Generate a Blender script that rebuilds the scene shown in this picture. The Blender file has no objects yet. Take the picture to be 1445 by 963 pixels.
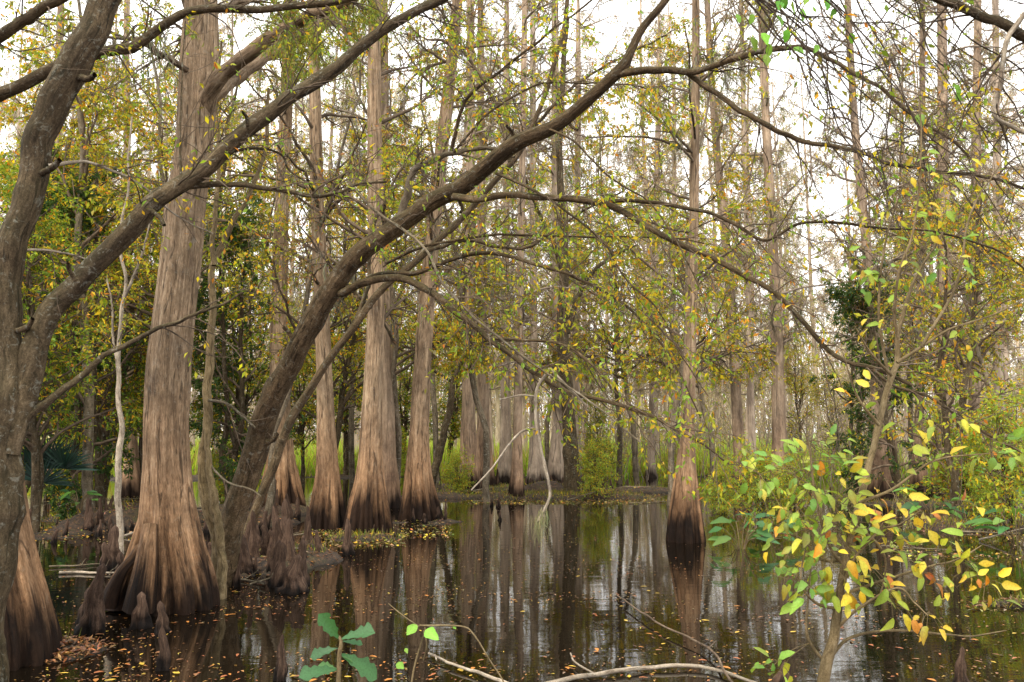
import bpy, math, numpy as np
rng = np.random.default_rng(11)
scene = bpy.context.scene
COL = scene.collection
F = 1134.0; CXP, CYP = 722.5, 481.5; CH = 1.7; TH = math.atan(128.5/F)
ct, st = math.cos(TH), math.sin(TH)
def ray(px, py):
    x = (px-CXP)/F; y = (CYP-py)/F
    return np.array([x, ct-y*st, st+y*ct])
def at(px, py, Y):
    r = ray(px, py); r = r*(Y/r[1]); return r+np.array([0, 0, CH])
def gp(px, py, z=0.0):
    r = ray(px, py); return r*((z-CH)/r[2])+np.array([0, 0, CH])
def nrm(v): return v/np.maximum(np.linalg.norm(v, axis=-1, keepdims=True), 1e-9)

# ------------------------------------------------------------ objects
def tag(o, label=None, cat=None, group=None, kind=None):
    if label: o['label'] = label
    if cat: o['category'] = cat
    if group: o['group'] = group
    if kind: o['kind'] = kind
    return o
def empty(name, loc, label, cat, group=None):
    o = bpy.data.objects.new(name, None); COL.objects.link(o); o.location = loc; o.empty_display_size = .2
    return tag(o, label, cat, group)
class MB:
    def __init__(s): s.V = []; s.Q = []; s.B = []; s.C = []; s.n = 0
    def add(s, V, Q, B=None, C=None):
        V = V.reshape(-1, 3)
        s.V.append(V); s.Q.append(Q.reshape(-1, 4)+s.n); s.n += len(V)
        s.B.append(B.reshape(-1, 3) if B is not None else V)
        s.C.append(C.reshape(-1, 3) if C is not None else np.full((len(V), 3), .2))
        return s
    def mesh(s, name, mat, origin=(0, 0, 0), smooth=True):
        V = np.concatenate(s.V)-np.array(origin); Q = np.concatenate(s.Q)
        me = bpy.data.meshes.new(name)
        me.vertices.add(len(V)); me.vertices.foreach_set('co', V.astype(np.float32).ravel())
        me.loops.add(len(Q)*4); me.loops.foreach_set('vertex_index', Q.astype(np.int32).ravel())
        me.polygons.add(len(Q)); me.polygons.foreach_set('loop_start', np.arange(0, len(Q)*4, 4, dtype=np.int32))
        try: me.polygons.foreach_set('loop_total', np.full(len(Q), 4, dtype=np.int32))
        except Exception: pass
        me.polygons.foreach_set('use_smooth', np.full(len(Q), smooth, dtype=bool))
        a = me.attributes.new('bc', 'FLOAT_VECTOR', 'POINT'); a.data.foreach_set('vector', np.concatenate(s.B).astype(np.float32).ravel())
        c = np.concatenate(s.C); c = np.concatenate([c, np.ones((len(c), 1))], 1)
        a = me.attributes.new('col', 'FLOAT_COLOR', 'POINT'); a.data.foreach_set('color', c.astype(np.float32).ravel())
        me.update(calc_edges=True)
        me.materials.append(mat)
        return me
    def build(s, name, mat, parent=None, origin=None, smooth=True):
        if origin is None: origin = WL(parent) if parent else (0, 0, 0)
        me = s.mesh(name, mat, origin, smooth)
        o = bpy.data.objects.new(name, me); COL.objects.link(o)
        if parent: o.parent = parent
        else: o.location = origin
        return o
def WL(o):
    p = np.array(o.location)
    while o.parent: o = o.parent; p = p+np.array(o.location)
    return p

# ------------------------------------------------------------ curves and tubes
def catmull(pts, K):
    p = np.array(pts, float); n = len(p)
    if n == 2: return p[0]+(p[1]-p[0])*np.linspace(0, 1, K)[:, None]
    q = np.vstack([2*p[0]-p[1], p, 2*p[-1]-p[-2]])
    d = np.linalg.norm(np.diff(p[:, :3], axis=0), axis=1); s = np.concatenate([[0], np.cumsum(d)])
    t = np.linspace(0, s[-1], K); i = np.clip(np.searchsorted(s, t, side='right')-1, 0, n-2)
    u = ((t-s[i])/np.maximum(d[i], 1e-9))[:, None]
    a, b, c, e = q[i], q[i+1], q[i+2], q[i+3]
    return .5*((2*b)+(-a+c)*u+(2*a-5*b+4*c-e)*u**2+(-a+3*b-3*c+e)*u**3)
def limb(pts, K=40, wob=0.0):
    """pts: (px,py,Y,wpx) -> P(1,K,3), R(1,K)"""
    q = np.array([list(at(a, b, y))+[w*.5*y/F] for a, b, y, w in pts])
    c = catmull(q, K); P = c[:, :3]; R = np.maximum(c[:, 3], .0015)
    if wob:
        k = np.linspace(0, 1, K); ln_ = np.linalg.norm(np.diff(P, axis=0), axis=1).sum(); wob = min(wob, R.mean()*.5)*min(1, ln_/2.5)
        for f in (5, 9, 17):
            P = P+wob/f*3*np.sin(k[:, None]*f*6.28+rng.uniform(0, 6.28, 3))*np.minimum(1, k*8)[:, None]
    return P[None], R[None]
def tube(mb, P, R, S=5, mod=None, col=None):
    M, K, _ = P.shape
    T = nrm(np.gradient(P, axis=1))
    ref = np.eye(3)[np.argmin(np.abs(T.mean(1)), axis=1)][:, None, :]
    N = nrm(np.cross(T, ref)); Bn = np.cross(T, N)
    a = np.linspace(0, 2*np.pi, S, endpoint=False); ca, sa = np.cos(a)[None, None, :, None], np.sin(a)[None, None, :, None]
    RR = R[:, :, None, None]*(mod if mod is not None else 1)
    V = P[:, :, None, :]+RR*(ca*N[:, :, None, :]+sa*Bn[:, :, None, :])
    L = np.concatenate([np.zeros((M, 1)), np.cumsum(np.linalg.norm(np.diff(P, axis=1), axis=-1), axis=1)], 1)
    R0 = np.broadcast_to(R.mean(1)[:, None, None], (M, K, S))
    off = rng.uniform(0, 50, (M, 1, 1))
    B = np.stack([ca[..., 0]*R0, sa[..., 0]*R0, np.broadcast_to(L[:, :, None]+off, (M, K, S))], -1)
    m, k, s = np.meshgrid(np.arange(M), np.arange(K-1), np.arange(S), indexing='ij')
    i = (m*K+k)*S; s2 = (s+1) % S
    Q = np.stack([i+s, i+s2, i+S+s2, i+S+s], -1)
    C = None
    if col is not None: C = np.broadcast_to(np.array(col), (M, K, S, 3))
    mb.add(V, Q, B, C)
    return mb
def grow(P, R, n, t=(.2, 1), L=(.3, .6), ang=(30, 70), K=6, bias=(0, 0, 0), wig=.15, grav=0., rf=.6, rmax=None, r0=None):
    M, KK, _ = P.shape
    m = rng.integers(0, M, n); tt = rng.uniform(t[0], t[1], n)*(KK-1)
    i = np.minimum(tt.astype(int), KK-2); f = (tt-i)[:, None]
    pos = P[m, i]*(1-f)+P[m, i+1]*f; T = nrm(P[m, i+1]-P[m, i]); pr = R[m, i]
    rv = rng.normal(size=(n, 3)); perp = nrm(rv-(rv*T).sum(1, keepdims=True)*T)
    a = np.radians(rng.uniform(ang[0], ang[1], n))[:, None]
    d = nrm(np.cos(a)*T+np.sin(a)*perp+np.array(bias))
    ln = rng.uniform(L[0], L[1], n)*(1-.35*tt/(KK-1)); st_ = (ln/(K-1))[:, None]
    out = [pos]; g = np.array([0, 0, -grav/(K-1)])
    for k in range(K-1):
        d = nrm(d+rng.normal(size=(n, 3))*wig+g); out.append(out[-1]+d*st_)
    rs = np.minimum(pr*rf, rmax if rmax else 9)
    if r0: rs = np.maximum(rs, r0)
    RR = rs[:, None]*np.linspace(1, .3, K)[None]
    return np.stack(out, 1), np.maximum(RR, .0007)

# ------------------------------------------------------------ leaves
def pick(pal, n, jit=.18):
    w = np.array([p[0] for p in pal], float); c = np.array([p[1] for p in pal])
    x = c[rng.choice(len(pal), n, p=w/w.sum())]
    return np.clip(x*np.exp(rng.normal(size=(n, 1))*jit)*np.exp(rng.normal(size=(n, 3))*jit*.4), .002, .9)
def leaf_quads(mb, pos, d, nr, L, W, col):
    d = nrm(d); s = nrm(np.cross(d, nr)); u = np.cross(s, d)
    L = np.broadcast_to(L, len(pos))[:, None]; W = np.broadcast_to(W, len(pos))[:, None]
    v = np.stack([pos, pos+d*L*.45+s*W*.5+u*L*.06, pos+d*L-u*L*.12, pos+d*L*.45-s*W*.5+u*L*.06], 1)
    n = len(pos); Q = np.arange(4*n).reshape(n, 4)
    mb.add(v, Q, None, np.repeat(col, 4, 0)); return mb
def leaf_full(mb, pos, d, nr, L, W, col, curl=.2, tipcol=None, lobed=0.0):
    d = nrm(d); s = nrm(np.cross(d, nr)); u = np.cross(s, d); n = len(pos)
    L = np.broadcast_to(L, n)[:, None, None]; W = np.broadcast_to(W, n)[:, None, None]
    t = np.linspace(0, 1, 24) if lobed else np.array([0, .1, .2, .32, .45, .58, .7, .82, .92, 1.0]); K = len(t)
    h = .5*np.sin(np.pi*t**.85)**.75; h[0] = .02; h[-1] = .0
    if lobed: t_ = t; h = .5*(t_*(1.15-t_*.55)*1.75)*(1-np.clip((t_-.8)/.2, 0, 1)**2)*(1+lobed*np.sin(t_*24)+lobed*.5*np.sin(t_*41+1)); h[0] = .02; h[-1] = 0
    cr = (curl*rng.uniform(.2, 1.6, (n, 1, 1)))
    fold = rng.uniform(.05, .35, (n, 1, 1))
    ax = pos[:, None]+d[:, None]*L*t[None, :, None]-u[:, None]*L*cr*(t**2)[None, :, None]
    wv = 1+.12*np.sin(t[None, :, None]*rng.uniform(7, 15, (n, 1, 1))+rng.uniform(0, 6, (n, 1, 1)))
    hw = W*h[None, :, None]*wv
    l = ax+s[:, None]*hw+u[:, None]*hw*fold*2; r = ax-s[:, None]*hw+u[:, None]*hw*fold*2
    V = np.stack([l, ax, r], 2)      # n,K,3,3
    m, k, c = np.meshgrid(np.arange(n), np.arange(K-1), np.arange(2), indexing='ij')
    i = (m*K+k)*3+c
    Q = np.stack([i, i+1, i+4, i+3], -1)
    C = np.repeat(col[:, None], K, 1)
    if tipcol is not None:
        mixf = np.clip(rng.uniform(-.5, .6, (n, 1, 1))+t[None, :, None]*.7, 0, 1)
        C = C*(1-mixf)+tipcol[:, None]*mixf
    C = np.repeat(C[:, :, None], 3, 2)
    C[:, :, 1] *= 1.18
    mb.add(V, Q, None, C); return mb
def along(P, n, t=(.15, 1)):
    M, K, _ = P.shape; m = rng.integers(0, M, n); tt = rng.uniform(t[0], t[1], n)*(K-1)
    i = np.minimum(tt.astype(int), K-2); f = (tt-i)[:, None]
    return P[m, i]*(1-f)+P[m, i+1]*f, nrm(P[m, i+1]-P[m, i])
def foliage(mb, P, n, L, pal, asp=.45, droop=.3, up=.9, spread=1.0, full=False, t=(.15, 1)):
    pos, T = along(P, n, t)
    d = nrm(T*.6+rng.normal(size=(n, 3))*spread*.6+np.array([0, 0, -droop]))
    nr = nrm(np.array([0, 0, up])+rng.normal(size=(n, 3))*.6)
    ll = rng.uniform(L[0], L[1], n)
    pos = pos+d*.008
    c = pick(pal, n)
    (leaf_full if full else leaf_quads)(mb, pos, d, nr, ll, ll*asp*rng.uniform(.8, 1.2, n), c)
    return mb
def moss(mb, P, nclump, L=(.2, .6), strands=14, w=.0035, pal=None, t=(.1, .95), K=7):
    pos, T = along(P, nclump, t)
    n = nclump*strands; p = np.repeat(pos, strands, 0)+rng.normal(size=(n, 3))*np.array([.03, .03, .01])
    ln = np.repeat(rng.uniform(L[0], L[1], nclump), strands)*rng.uniform(.25, 1, n)
    d = nrm(rng.normal(size=(n, 3))*.25+np.array([0, 0, -1.])); out = [p]
    for k in range(K-1):
        d = nrm(d*.5+rng.normal(size=(n, 3))*.45+np.array([0, 0, -.9])); out.append(out[-1]+d*(ln/(K-1))[:, None])
    P2 = np.stack(out, 1); s = nrm(rng.normal(size=(n, 3))*np.array([1, 1, .1]))[:, None, :]*(w*np.linspace(1.2, .5, K))[None, :, None]
    V = np.stack([P2-s, P2+s], 2)
    m, k = np.meshgrid(np.arange(n), np.arange(K-1), indexing='ij'); i = (m*K+k)*2
    Q = np.stack([i, i+1, i+3, i+2], -1)
    c = pick(pal or MOSS, n); mb.add(V, Q, None, np.repeat(c, K*2, 0)); return mb

# palettes (linear albedo)
GR = (.21, .29, .03); YG = (.44, .44, .04); DG = (.035, .08, .02); YE = (.70, .50, .03); OR = (.60, .25, .03); BR = (.30, .15, .07); RU = (.38, .19, .07); OL = (.23, .22, .04); LG = (.25, .40, .06); TAN = (.42, .31, .18)
PAL_MID = [(5, GR), (6, YG), (3, LG), (2.6, YE), (1.2, OR), (1.2, OL)]
PAL_YEL = [(3, GR), (4, YG), (1, LG), (3.5, YE), (1.5, OR), (2, OL)]
PAL_CYP = [(3, RU), (3, BR), (3, OL), (1.6, YG), (1.5, TAN)]
PAL_CYPG = [(5, OL), (3, YG), (4, GR), (1.6, RU)]
PAL_HAZED = [(3, (.58, .43, .31)), (3, (.54, .43, .34)), (1.5, (.46, .42, .17)), (1.5, (.64, .54, .44))]  # distant foliage, colours paled to paint in the haze
PAL_DARK = [(4, DG), (4, (.06, .12, .03)), (2, (.10, .15, .03)), (.5, YE)]
PAL_UND = [(.7, DG), (4, (.16, .27, .035)), (4, GR), (2.5, YG), (1.6, YE), (.8, OR)]
MOSS = [(3, (.20, .19, .15)), (2, (.15, .14, .10)), (1, (.24, .23, .16))]
PAL_SAP = [(4, (.20, .30, .045)), (3, (.13, .25, .05)), (4, (.42, .40, .05)), (3.6, (.62, .46, .05)), (.7, (.45, .17, .04))]

# ------------------------------------------------------------ materials
def newmat(name):
    m = bpy.data.materials.new(name); m.use_nodes = True; nt = m.node_tree; nt.nodes.clear()
    out = nt.nodes.new('ShaderNodeOutputMaterial'); return m, nt, out
def N(nt, t, **k):
    n = nt.nodes.new(t)
    for a, b in k.items():
        if hasattr(n, a): setattr(n, a, b)
    return n
def noise(nt, vec, scale, detail=4, rough=.55, dist=0):
    n = nt.nodes.new('ShaderNodeTexNoise'); n.inputs['Scale'].default_value = scale; n.inputs['Detail'].default_value = detail
    n.inputs['Roughness'].default_value = rough; n.inputs['Distortion'].default_value = dist
    if vec is not None: nt.links.new(vec, n.inputs['Vector'])
    return n.outputs['Fac']
def ramp(nt, fac, stops):
    r = nt.nodes.new('ShaderNodeValToRGB'); e = r.color_ramp.elements
    e[0].position, e[0].color = stops[0][0], (*stops[0][1], 1); e[1].position, e[1].color = stops[-1][0], (*stops[-1][1], 1)
    for p, c in stops[1:-1]: x = e.new(p); x.color = (*c, 1)
    nt.links.new(fac, r.inputs['Fac']); return r.outputs['Color']
def mix(nt, f, a, b, bt='MIX'):
    m = nt.nodes.new('ShaderNodeMix'); m.data_type = 'RGBA'; m.blend_type = bt
    for s, v in ((m.inputs['Factor'], f), (m.inputs['A'], a), (m.inputs['B'], b)):
        if hasattr(v, 'is_linked'): nt.links.new(v, s)
        elif isinstance(v, tuple): s.default_value = (*v, 1)
        else: s.default_value = v
    return m.outputs['Result']
def math_(nt, op, a, b=0., clamp=False):
    m = nt.nodes.new('ShaderNodeMath'); m.operation = op; m.use_clamp = clamp
    for s, v in ((m.inputs[0], a), (m.inputs[1], b)):
        if hasattr(v, 'is_linked'): nt.links.new(v, s)
        else: s.default_value = v
    return m.outputs[0]
def mapping(nt, vec, sc):
    m = nt.nodes.new('ShaderNodeMapping'); m.inputs['Scale'].default_value = sc; nt.links.new(vec, m.inputs['Vector']); return m.outputs[0]
G3 = lambda a, b=None: (a, a, a) if b is None else b
def bark(name, dark, mid, light, scale=1.0, stretch=.1, lichen=.0, green=.0, stain=None, bump=.5, warm=None, fade=None):
    m, nt, out = newmat(name); at_ = nt.nodes.new('ShaderNodeAttribute'); at_.attribute_name = 'bc'
    v = at_.outputs['Vector']; oi = nt.nodes.new('ShaderNodeObjectInfo')
    va = mapping(nt, v, (scale, scale, scale*stretch))
    n1 = noise(nt, va, 26, 7, .65, .6); n2 = noise(nt, mapping(nt, v, (scale, scale, scale*min(1, stretch*3.2))), 75, 6, .75, .8); n3 = noise(nt, v, 5*scale, 5, .6, .5)
    fac = math_(nt, 'ADD', math_(nt, 'MULTIPLY', n1, .48), math_(nt, 'MULTIPLY', n2, .52))
    c = ramp(nt, fac, [(.38, dark), (.5, mid), (.62, light)])
    c = mix(nt, math_(nt, 'MULTIPLY', ramp(nt, n3, [(.35, G3(0)), (.7, G3(1))]), .55), c, tuple(x*.42 for x in mid))
    n6 = noise(nt, mapping(nt, v, (scale, scale, scale*.35)), 3.2, 6, .7, 1.0)
    c = mix(nt, 1., c, ramp(nt, n6, [(.36, (.52, .50, .50)), (.5, (.95, .93, .9)), (.64, (1.25, 1.22, 1.18))]), 'MULTIPLY')
    n7 = noise(nt, mapping(nt, v, (scale, scale, scale*.12)), 19, 4, .5, 1.6)
    c = mix(nt, math_(nt, 'MULTIPLY', ramp(nt, n7, [(.34, G3(1)), (.42, G3(0))]), .8), c, tuple(x*.55 for x in dark))
    geo = nt.nodes.new('ShaderNodeNewGeometry'); sp = nt.nodes.new('ShaderNodeSeparateXYZ'); nt.links.new(geo.outputs['Position'], sp.inputs[0])
    if lichen:
        n4 = noise(nt, v, 13*scale, 6, .75, 1.2)
        c = mix(nt, math_(nt, 'MULTIPLY', ramp(nt, n4, [(.56, G3(0)), (.64, G3(1))]), lichen), c, (.42, .42, .36))
    if green:
        sn = nt.nodes.new('ShaderNodeSeparateXYZ'); nt.links.new(geo.outputs['Normal'], sn.inputs[0])
        n5 = noise(nt, v, 7, 5, .7)
        g = math_(nt, 'MULTIPLY', math_(nt, 'ADD', math_(nt, 'MULTIPLY', sn.outputs[2], .6), .25, True), math_(nt, 'MULTIPLY', n5, 2*green), True)
        c = mix(nt, g, c, (.085, .095, .025))
    if warm:
        w = math_(nt, 'SUBTRACT', 1.25, math_(nt, 'MULTIPLY', sp.outputs[2], .55), True)
        c = mix(nt, math_(nt, 'MULTIPLY', w, .75), c, mix(nt, 1.0, c, warm, 'MULTIPLY'))
    if stain:
        ns = noise(nt, va, 14, 4, .6)
        z = math_(nt, 'SUBTRACT', sp.outputs[2], math_(nt, 'MULTIPLY', math_(nt, 'SUBTRACT', ns, .5), 2.6*stain))
        zf = math_(nt, 'DIVIDE', math_(nt, 'SUBTRACT', z, stain*.35), stain*.75, True)
        c = mix(nt, zf, mix(nt, 1., c, (.06, .052, .052), 'MULTIPLY'), c)
    br = math_(nt, 'ADD', math_(nt, 'MULTIPLY', oi.outputs['Random'], .3), .85)
    hs = nt.nodes.new('ShaderNodeHueSaturation'); nt.links.new(c, hs.inputs['Color']); nt.links.new(br, hs.inputs['Value'])
    b = nt.nodes.new('ShaderNodeBump'); b.inputs['Strength'].default_value = bump; b.inputs['Distance'].default_value = .02
    nt.links.new(fac, b.inputs['Height'])
    p = nt.nodes.new('ShaderNodeBsdfPrincipled'); p.inputs['Roughness'].default_value = .85; p.inputs['Specular IOR Level'].default_value = .2
    nt.links.new(hs.outputs[0], p.inputs['Base Color']); nt.links.new(b.outputs[0], p.inputs['Normal']); nt.links.new(p.outputs[0], out.inputs[0])
    return m
def leafmat(name, trans=.4, gloss=.25, vein=False):
    m, nt, out = newmat(name); a = nt.nodes.new('ShaderNodeAttribute'); a.attribute_name = 'col'; c = a.outputs['Color']
    if vein:
        g = nt.nodes.new('ShaderNodeNewGeometry'); n = noise(nt, g.outputs['Position'], 160, 4, .7)
        c = mix(nt, ramp(nt, n, [(.45, G3(0)), (.75, G3(.75))]), c, mix(nt, 1., c, (.62, .45, .4), 'MULTIPLY'))
    p = nt.nodes.new('ShaderNodeBsdfPrincipled'); p.inputs['Roughness'].default_value = .5; p.inputs['Specular IOR Level'].default_value = gloss
    t = nt.nodes.new('ShaderNodeBsdfTranslucent'); ms = nt.nodes.new('ShaderNodeMixShader'); ms.inputs[0].default_value = trans
    nt.links.new(c, p.inputs['Base Color']); nt.links.new(mix(nt, 1., c, (1.25, 1.2, .7), 'MULTIPLY'), t.inputs['Color'])
    nt.links.new(p.outputs[0], ms.inputs[1]); nt.links.new(t.outputs[0], ms.inputs[2]); nt.links.new(ms.outputs[0], out.inputs[0]); return m
M = {}
M['cypress'] = bark('cypress_bark', (.09, .06, .04), (.34, .235, .15), (.62, .48, .34), 1.0, .05, lichen=.22, green=.12, stain=.72, bump=1.2, warm=(1.12, .82, .60))
M['cypress_mid'] = bark('cypress_bark_mid', (.10, .063, .042), (.34, .235, .15), (.56, .43, .30), .6, .05, lichen=.15, green=.12, stain=.75, bump=1.1, warm=(1.12, .82, .60))
M['cypress_hazed'] = bark('cypress_bark_hazed', (.34, .27, .215), (.54, .43, .335), (.70, .58, .47), .4, .05, stain=.4, bump=.4)  # distance haze painted as paler bark, no real haze in the air
M['cypress_half_hazed'] = bark('cypress_bark_half_hazed', (.20, .15, .115), (.40, .295, .21), (.58, .46, .35), .5, .05, lichen=.1, stain=.6, bump=.6, warm=(1.1, .88, .72))  # middle distance: bark lightened part way for painted haze
M['hazed_twig'] = bark('hazed_twig_bark', (.20, .155, .12), (.36, .29, .23), (.52, .44, .36), 1, .2, bump=.1)  # twigs of distant crowns, haze put into the pale colour
M['hardwood'] = bark('hardwood_bark', (.022, .015, .009), (.085, .058, .035), (.19, .14, .09), 1.2, .22, lichen=.35, green=.3, bump=.9)
M['leaning'] = bark('leaning_tree_bark', (.025, .015, .008), (.10, .065, .036), (.23, .16, .10), 1.2, .22, lichen=.25, green=.3, bump=.9)
M['twig'] = bark('twig_bark', (.06, .042, .03), (.15, .11, .075), (.26, .2, .15), 2, .2, bump=.2)
M['darktwig'] = bark('dark_twig_bark', (.03, .022, .016), (.07, .05, .035), (.15, .12, .09), 2, .2, bump=.2)
M['greybark'] = bark('grey_hardwood_bark', (.06, .045, .03), (.20, .155, .11), (.36, .30, .23), 1.2, .2, lichen=.4, green=.3, bump=.6)
M['pale'] = bark('pale_dead_wood', (.16, .12, .085), (.36, .30, .23), (.55, .49, .40), 2, .2, bump=.4, lichen=.4)
M['sapwood'] = bark('sapling_bark', (.09, .06, .03), (.22, .16, .085), (.34, .27, .17), 2, .3, bump=.3, green=.2)
M['knee'] = bark('knee_bark', (.03, .018, .013), (.095, .058, .04), (.20, .13, .09), 1.4, .12, stain=.13, bump=.9)
M['leaf'] = leafmat('leaf_surface', .5); M['bigleaf'] = leafmat('broad_leaf_surface', .35, .35, True)
M['needle'] = leafmat('needle_spray', .3, .1); M['moss'] = leafmat('spanish_moss_fibre', .25, .05); M['litter'] = leafmat('fallen_leaf_surface', .05, .5, True)

def part_bark(nm, P, R, S, mat, parent, mod=None): return tube(MB(), P, R, S, mod).build(nm, mat, parent)

# ------------------------------------------------------------ world, sun, camera
w = bpy.data.worlds.new('World'); scene.world = w; w.use_nodes = True; nt = w.node_tree; bg = nt.nodes['Background']
SUN_EL, SUN_AZ = math.radians(52), math.radians(215)
sky = nt.nodes.new('ShaderNodeTexSky'); sky.sky_type = 'NISHITA'; sky.sun_disc = False; sky.sun_elevation = SUN_EL; sky.sun_rotation = SUN_AZ
hs = nt.nodes.new('ShaderNodeHueSaturation'); hs.inputs['Saturation'].default_value = .12; nt.links.new(sky.outputs[0], hs.inputs['Color'])
tc = nt.nodes.new('ShaderNodeTexCoord'); cn = noise(nt, tc.outputs['Generated'], 2.2, 5, .55)
cl = ramp(nt, cn, [(.3, (16.2, 16.2, 16.2)), (.7, (20.2, 20.0, 19.4))])
nt.links.new(mix(nt, .82, hs.outputs[0], cl), bg.inputs['Color']); bg.inputs['Strength'].default_value = .15
sd = bpy.data.lights.new('sun', 'SUN'); sd.energy = 2.9; sd.angle = math.radians(12); sd.color = (1, .90, .74)
so = bpy.data.objects.new('sun', sd); COL.objects.link(so)
so.rotation_euler = (math.radians(90)-SUN_EL, 0, math.pi-SUN_AZ)   # light travels away from the sun's azimuth
cd = bpy.data.cameras.new('camera'); cam = bpy.data.objects.new('camera', cd); COL.objects.link(cam); scene.camera = cam
cam.location = (0, 0, CH); cam.rotation_euler = (math.pi/2+TH, 0, 0); cd.sensor_width = 36; cd.lens = F/1445*36; cd.clip_end = 3000; cd.clip_start = .05
scene.view_settings.view_transform = 'Standard'; scene.view_settings.look = 'None'; scene.view_settings.exposure = 0
scene.render.engine = 'CYCLES'

# ------------------------------------------------------------ ground and water
def fbm(x, y, s=1.0, seed=0):
    r = np.random.default_rng(seed); o = 0
    for k in range(5):
        for j in range(3):
            a = r.uniform(0, 6.28); f = s*1.9**k; o = o+np.sin((x*np.cos(a)+y*np.sin(a))*f+r.uniform(0, 6.28))/(1.7**k)
    return o/4.2
ISL = [  # px,py,rx,ry,h
 (372, 792, .95, 1.5, .36), (350, 740, .9, 1.6, .30), (500, 760, 1.0, .42, .30), (590, 738, .9, .7, .27), (760, 702, 3.6, 1.0, .34), (690, 690, 2.4, 1.6, .33),
 (130, 735, 1.8, 1.6, .27), (60, 760, 1.0, 1.2, .26), (250, 730, 1.3, 1.8, .27), (30, 925, .75, .5, .27), (400, 722, 1.1, .9, .3), (880, 694, 2.2, .8, .33),
 (1435, 855, .55, .25, .29), (1400, 745, 1.6, 1.1, .32), (1330, 712, 2.0, 1.2, .3)]
def gz(x, y):
    z = -.32+.05*fbm(x, y, 1.3, 3)
    for a, b, rx, ry, h in ISL:
        c = gp(a, b); q = ((x-c[0])/rx)**2+((y-c[1])/ry)**2
        q = np.abs(q+.55*fbm(x, y, 2.2, 41)+.25*fbm(x, y, 7, 42)); z = z+h*np.exp(-q*q*.8)*1.28
    far = np.clip((y-25-2.5*fbm(x, 0*y, .25, 5)-np.clip(x-4, 0, 6)*.5)/7, 0, 1)
    z = z+far*(.42+.10*fbm(x, y, .5, 9))
    far2 = np.clip((y-45)/15, 0, 1); z = z+far2*.15
    near = np.clip((3.9-y)/1.0, 0, 1); z = z+near*near*(3-2*near)*.55
    z = np.minimum(z, .3+.0*z)
    return z+.03*fbm(x, y, 5, 4)+.015*fbm(x, y, 13, 8)
def axis(a, b, s, far): 
    c = np.arange(a, b, s); l = []; v = b; st_ = s
    while v < far: l.append(v); st_ *= 1.25; v += st_
    lo = []; v = a; st_ = s
    while v > -far: st_ *= 1.25; v -= st_; lo.append(v)
    return np.concatenate([lo[::-1], c, l])
gx = axis(-16, 16, .11, 900); gy = axis(-2, 34, .11, 1400)
X, Y = np.meshgrid(gx, gy, indexing='ij'); Z = gz(X, Y); V = np.stack([X, Y, Z], -1)
nx, ny = X.shape; i, j = np.meshgrid(np.arange(nx-1), np.arange(ny-1), indexing='ij'); b0 = i*ny+j
Q = np.stack([b0, b0+ny, b0+ny+1, b0+1], -1)
m, nt, out = newmat('swamp_mud'); ge = nt.nodes.new('ShaderNodeNewGeometry'); v = ge.outputs['Position']
sp = nt.nodes.new('ShaderNodeSeparateXYZ'); nt.links.new(v, sp.inputs[0])
n1 = noise(nt, v, 16, 8, .75); n2 = noise(nt, v, 45, 5, .7); n3 = noise(nt, v, 1.3, 4, .6); n4 = noise(nt, v, 7, 5, .7)
c = ramp(nt, n1, [(.38, (.012, .008, .005)), (.52, (.045, .027, .015)), (.62, (.12, .06, .028)), (.72, (.20, .09, .03))])
c = mix(nt, ramp(nt, n2, [(.6, G3(0)), (.66, G3(.8))]), c, (.28, .13, .04))
gm = math_(nt, 'MULTIPLY', ramp(nt, n3, [(.48, G3(0)), (.6, G3(1))]), ramp(nt, n4, [(.42, G3(0)), (.6, G3(1))]))
c = mix(nt, math_(nt, 'MULTIPLY', gm, .25), c, (.12, .13, .02))
far = math_(nt, 'DIVIDE', math_(nt, 'SUBTRACT', sp.outputs[1], 36.), 14., True)
gcol = ramp(nt, n4, [(.3, (.12, .20, .03)), (.7, (.34, .46, .06))])
c = mix(nt, far, c, gcol)
wet = math_(nt, 'DIVIDE', math_(nt, 'SUBTRACT', sp.outputs[2], .0), .06, True)
c = mix(nt, wet, mix(nt, 1., c, (.35, .33, .3), 'MULTIPLY'), c)
b = nt.nodes.new('ShaderNodeBump'); b.inputs['Strength'].default_value = .8; b.inputs['Distance'].default_value = .04; nt.links.new(n1, b.inputs['Height'])
p = nt.nodes.new('ShaderNodeBsdfPrincipled'); p.inputs['Roughness'].default_value = .8; nt.links.new(c, p.inputs['Base Color']); nt.links.new(b.outputs[0], p.inputs['Normal']); nt.links.new(p.outputs[0], out.inputs[0])
tag(MB().add(V, Q).build('ground', m), 'muddy swamp floor with leaf litter rising out of the dark water', 'ground', kind='structure')

m, nt, out = newmat('swamp_water'); ge = nt.nodes.new('ShaderNodeNewGeometry'); v = ge.outputs['Position']
mp = mapping(nt, v, (1., 2.2, 1.)); r1 = noise(nt, mp, 1.6, 3, .5, .6); r2 = noise(nt, mapping(nt, v, (1, 3.5, 1)), 9, 3, .5)
h = math_(nt, 'ADD', r1, math_(nt, 'MULTIPLY', r2, .10))
b = nt.nodes.new('ShaderNodeBump'); b.inputs['Strength'].default_value = .06; b.inputs['Distance'].default_value = .03; nt.links.new(h, b.inputs['Height'])
p = nt.nodes.new('ShaderNodeBsdfPrincipled'); p.inputs['Roughness'].default_value = .015; p.inputs['IOR'].default_value = 1.62
d1 = noise(nt, v, 60, 4, .8); d2 = noise(nt, v, .8, 4, .7)
dust = math_(nt, 'MULTIPLY', ramp(nt, d1, [(.6, G3(0)), (.66, G3(1))]), ramp(nt, d2, [(.45, G3(0)), (.7, G3(.55))]))
wc = mix(nt, dust, (.005, .0035, .002), (.10, .075, .045))
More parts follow.
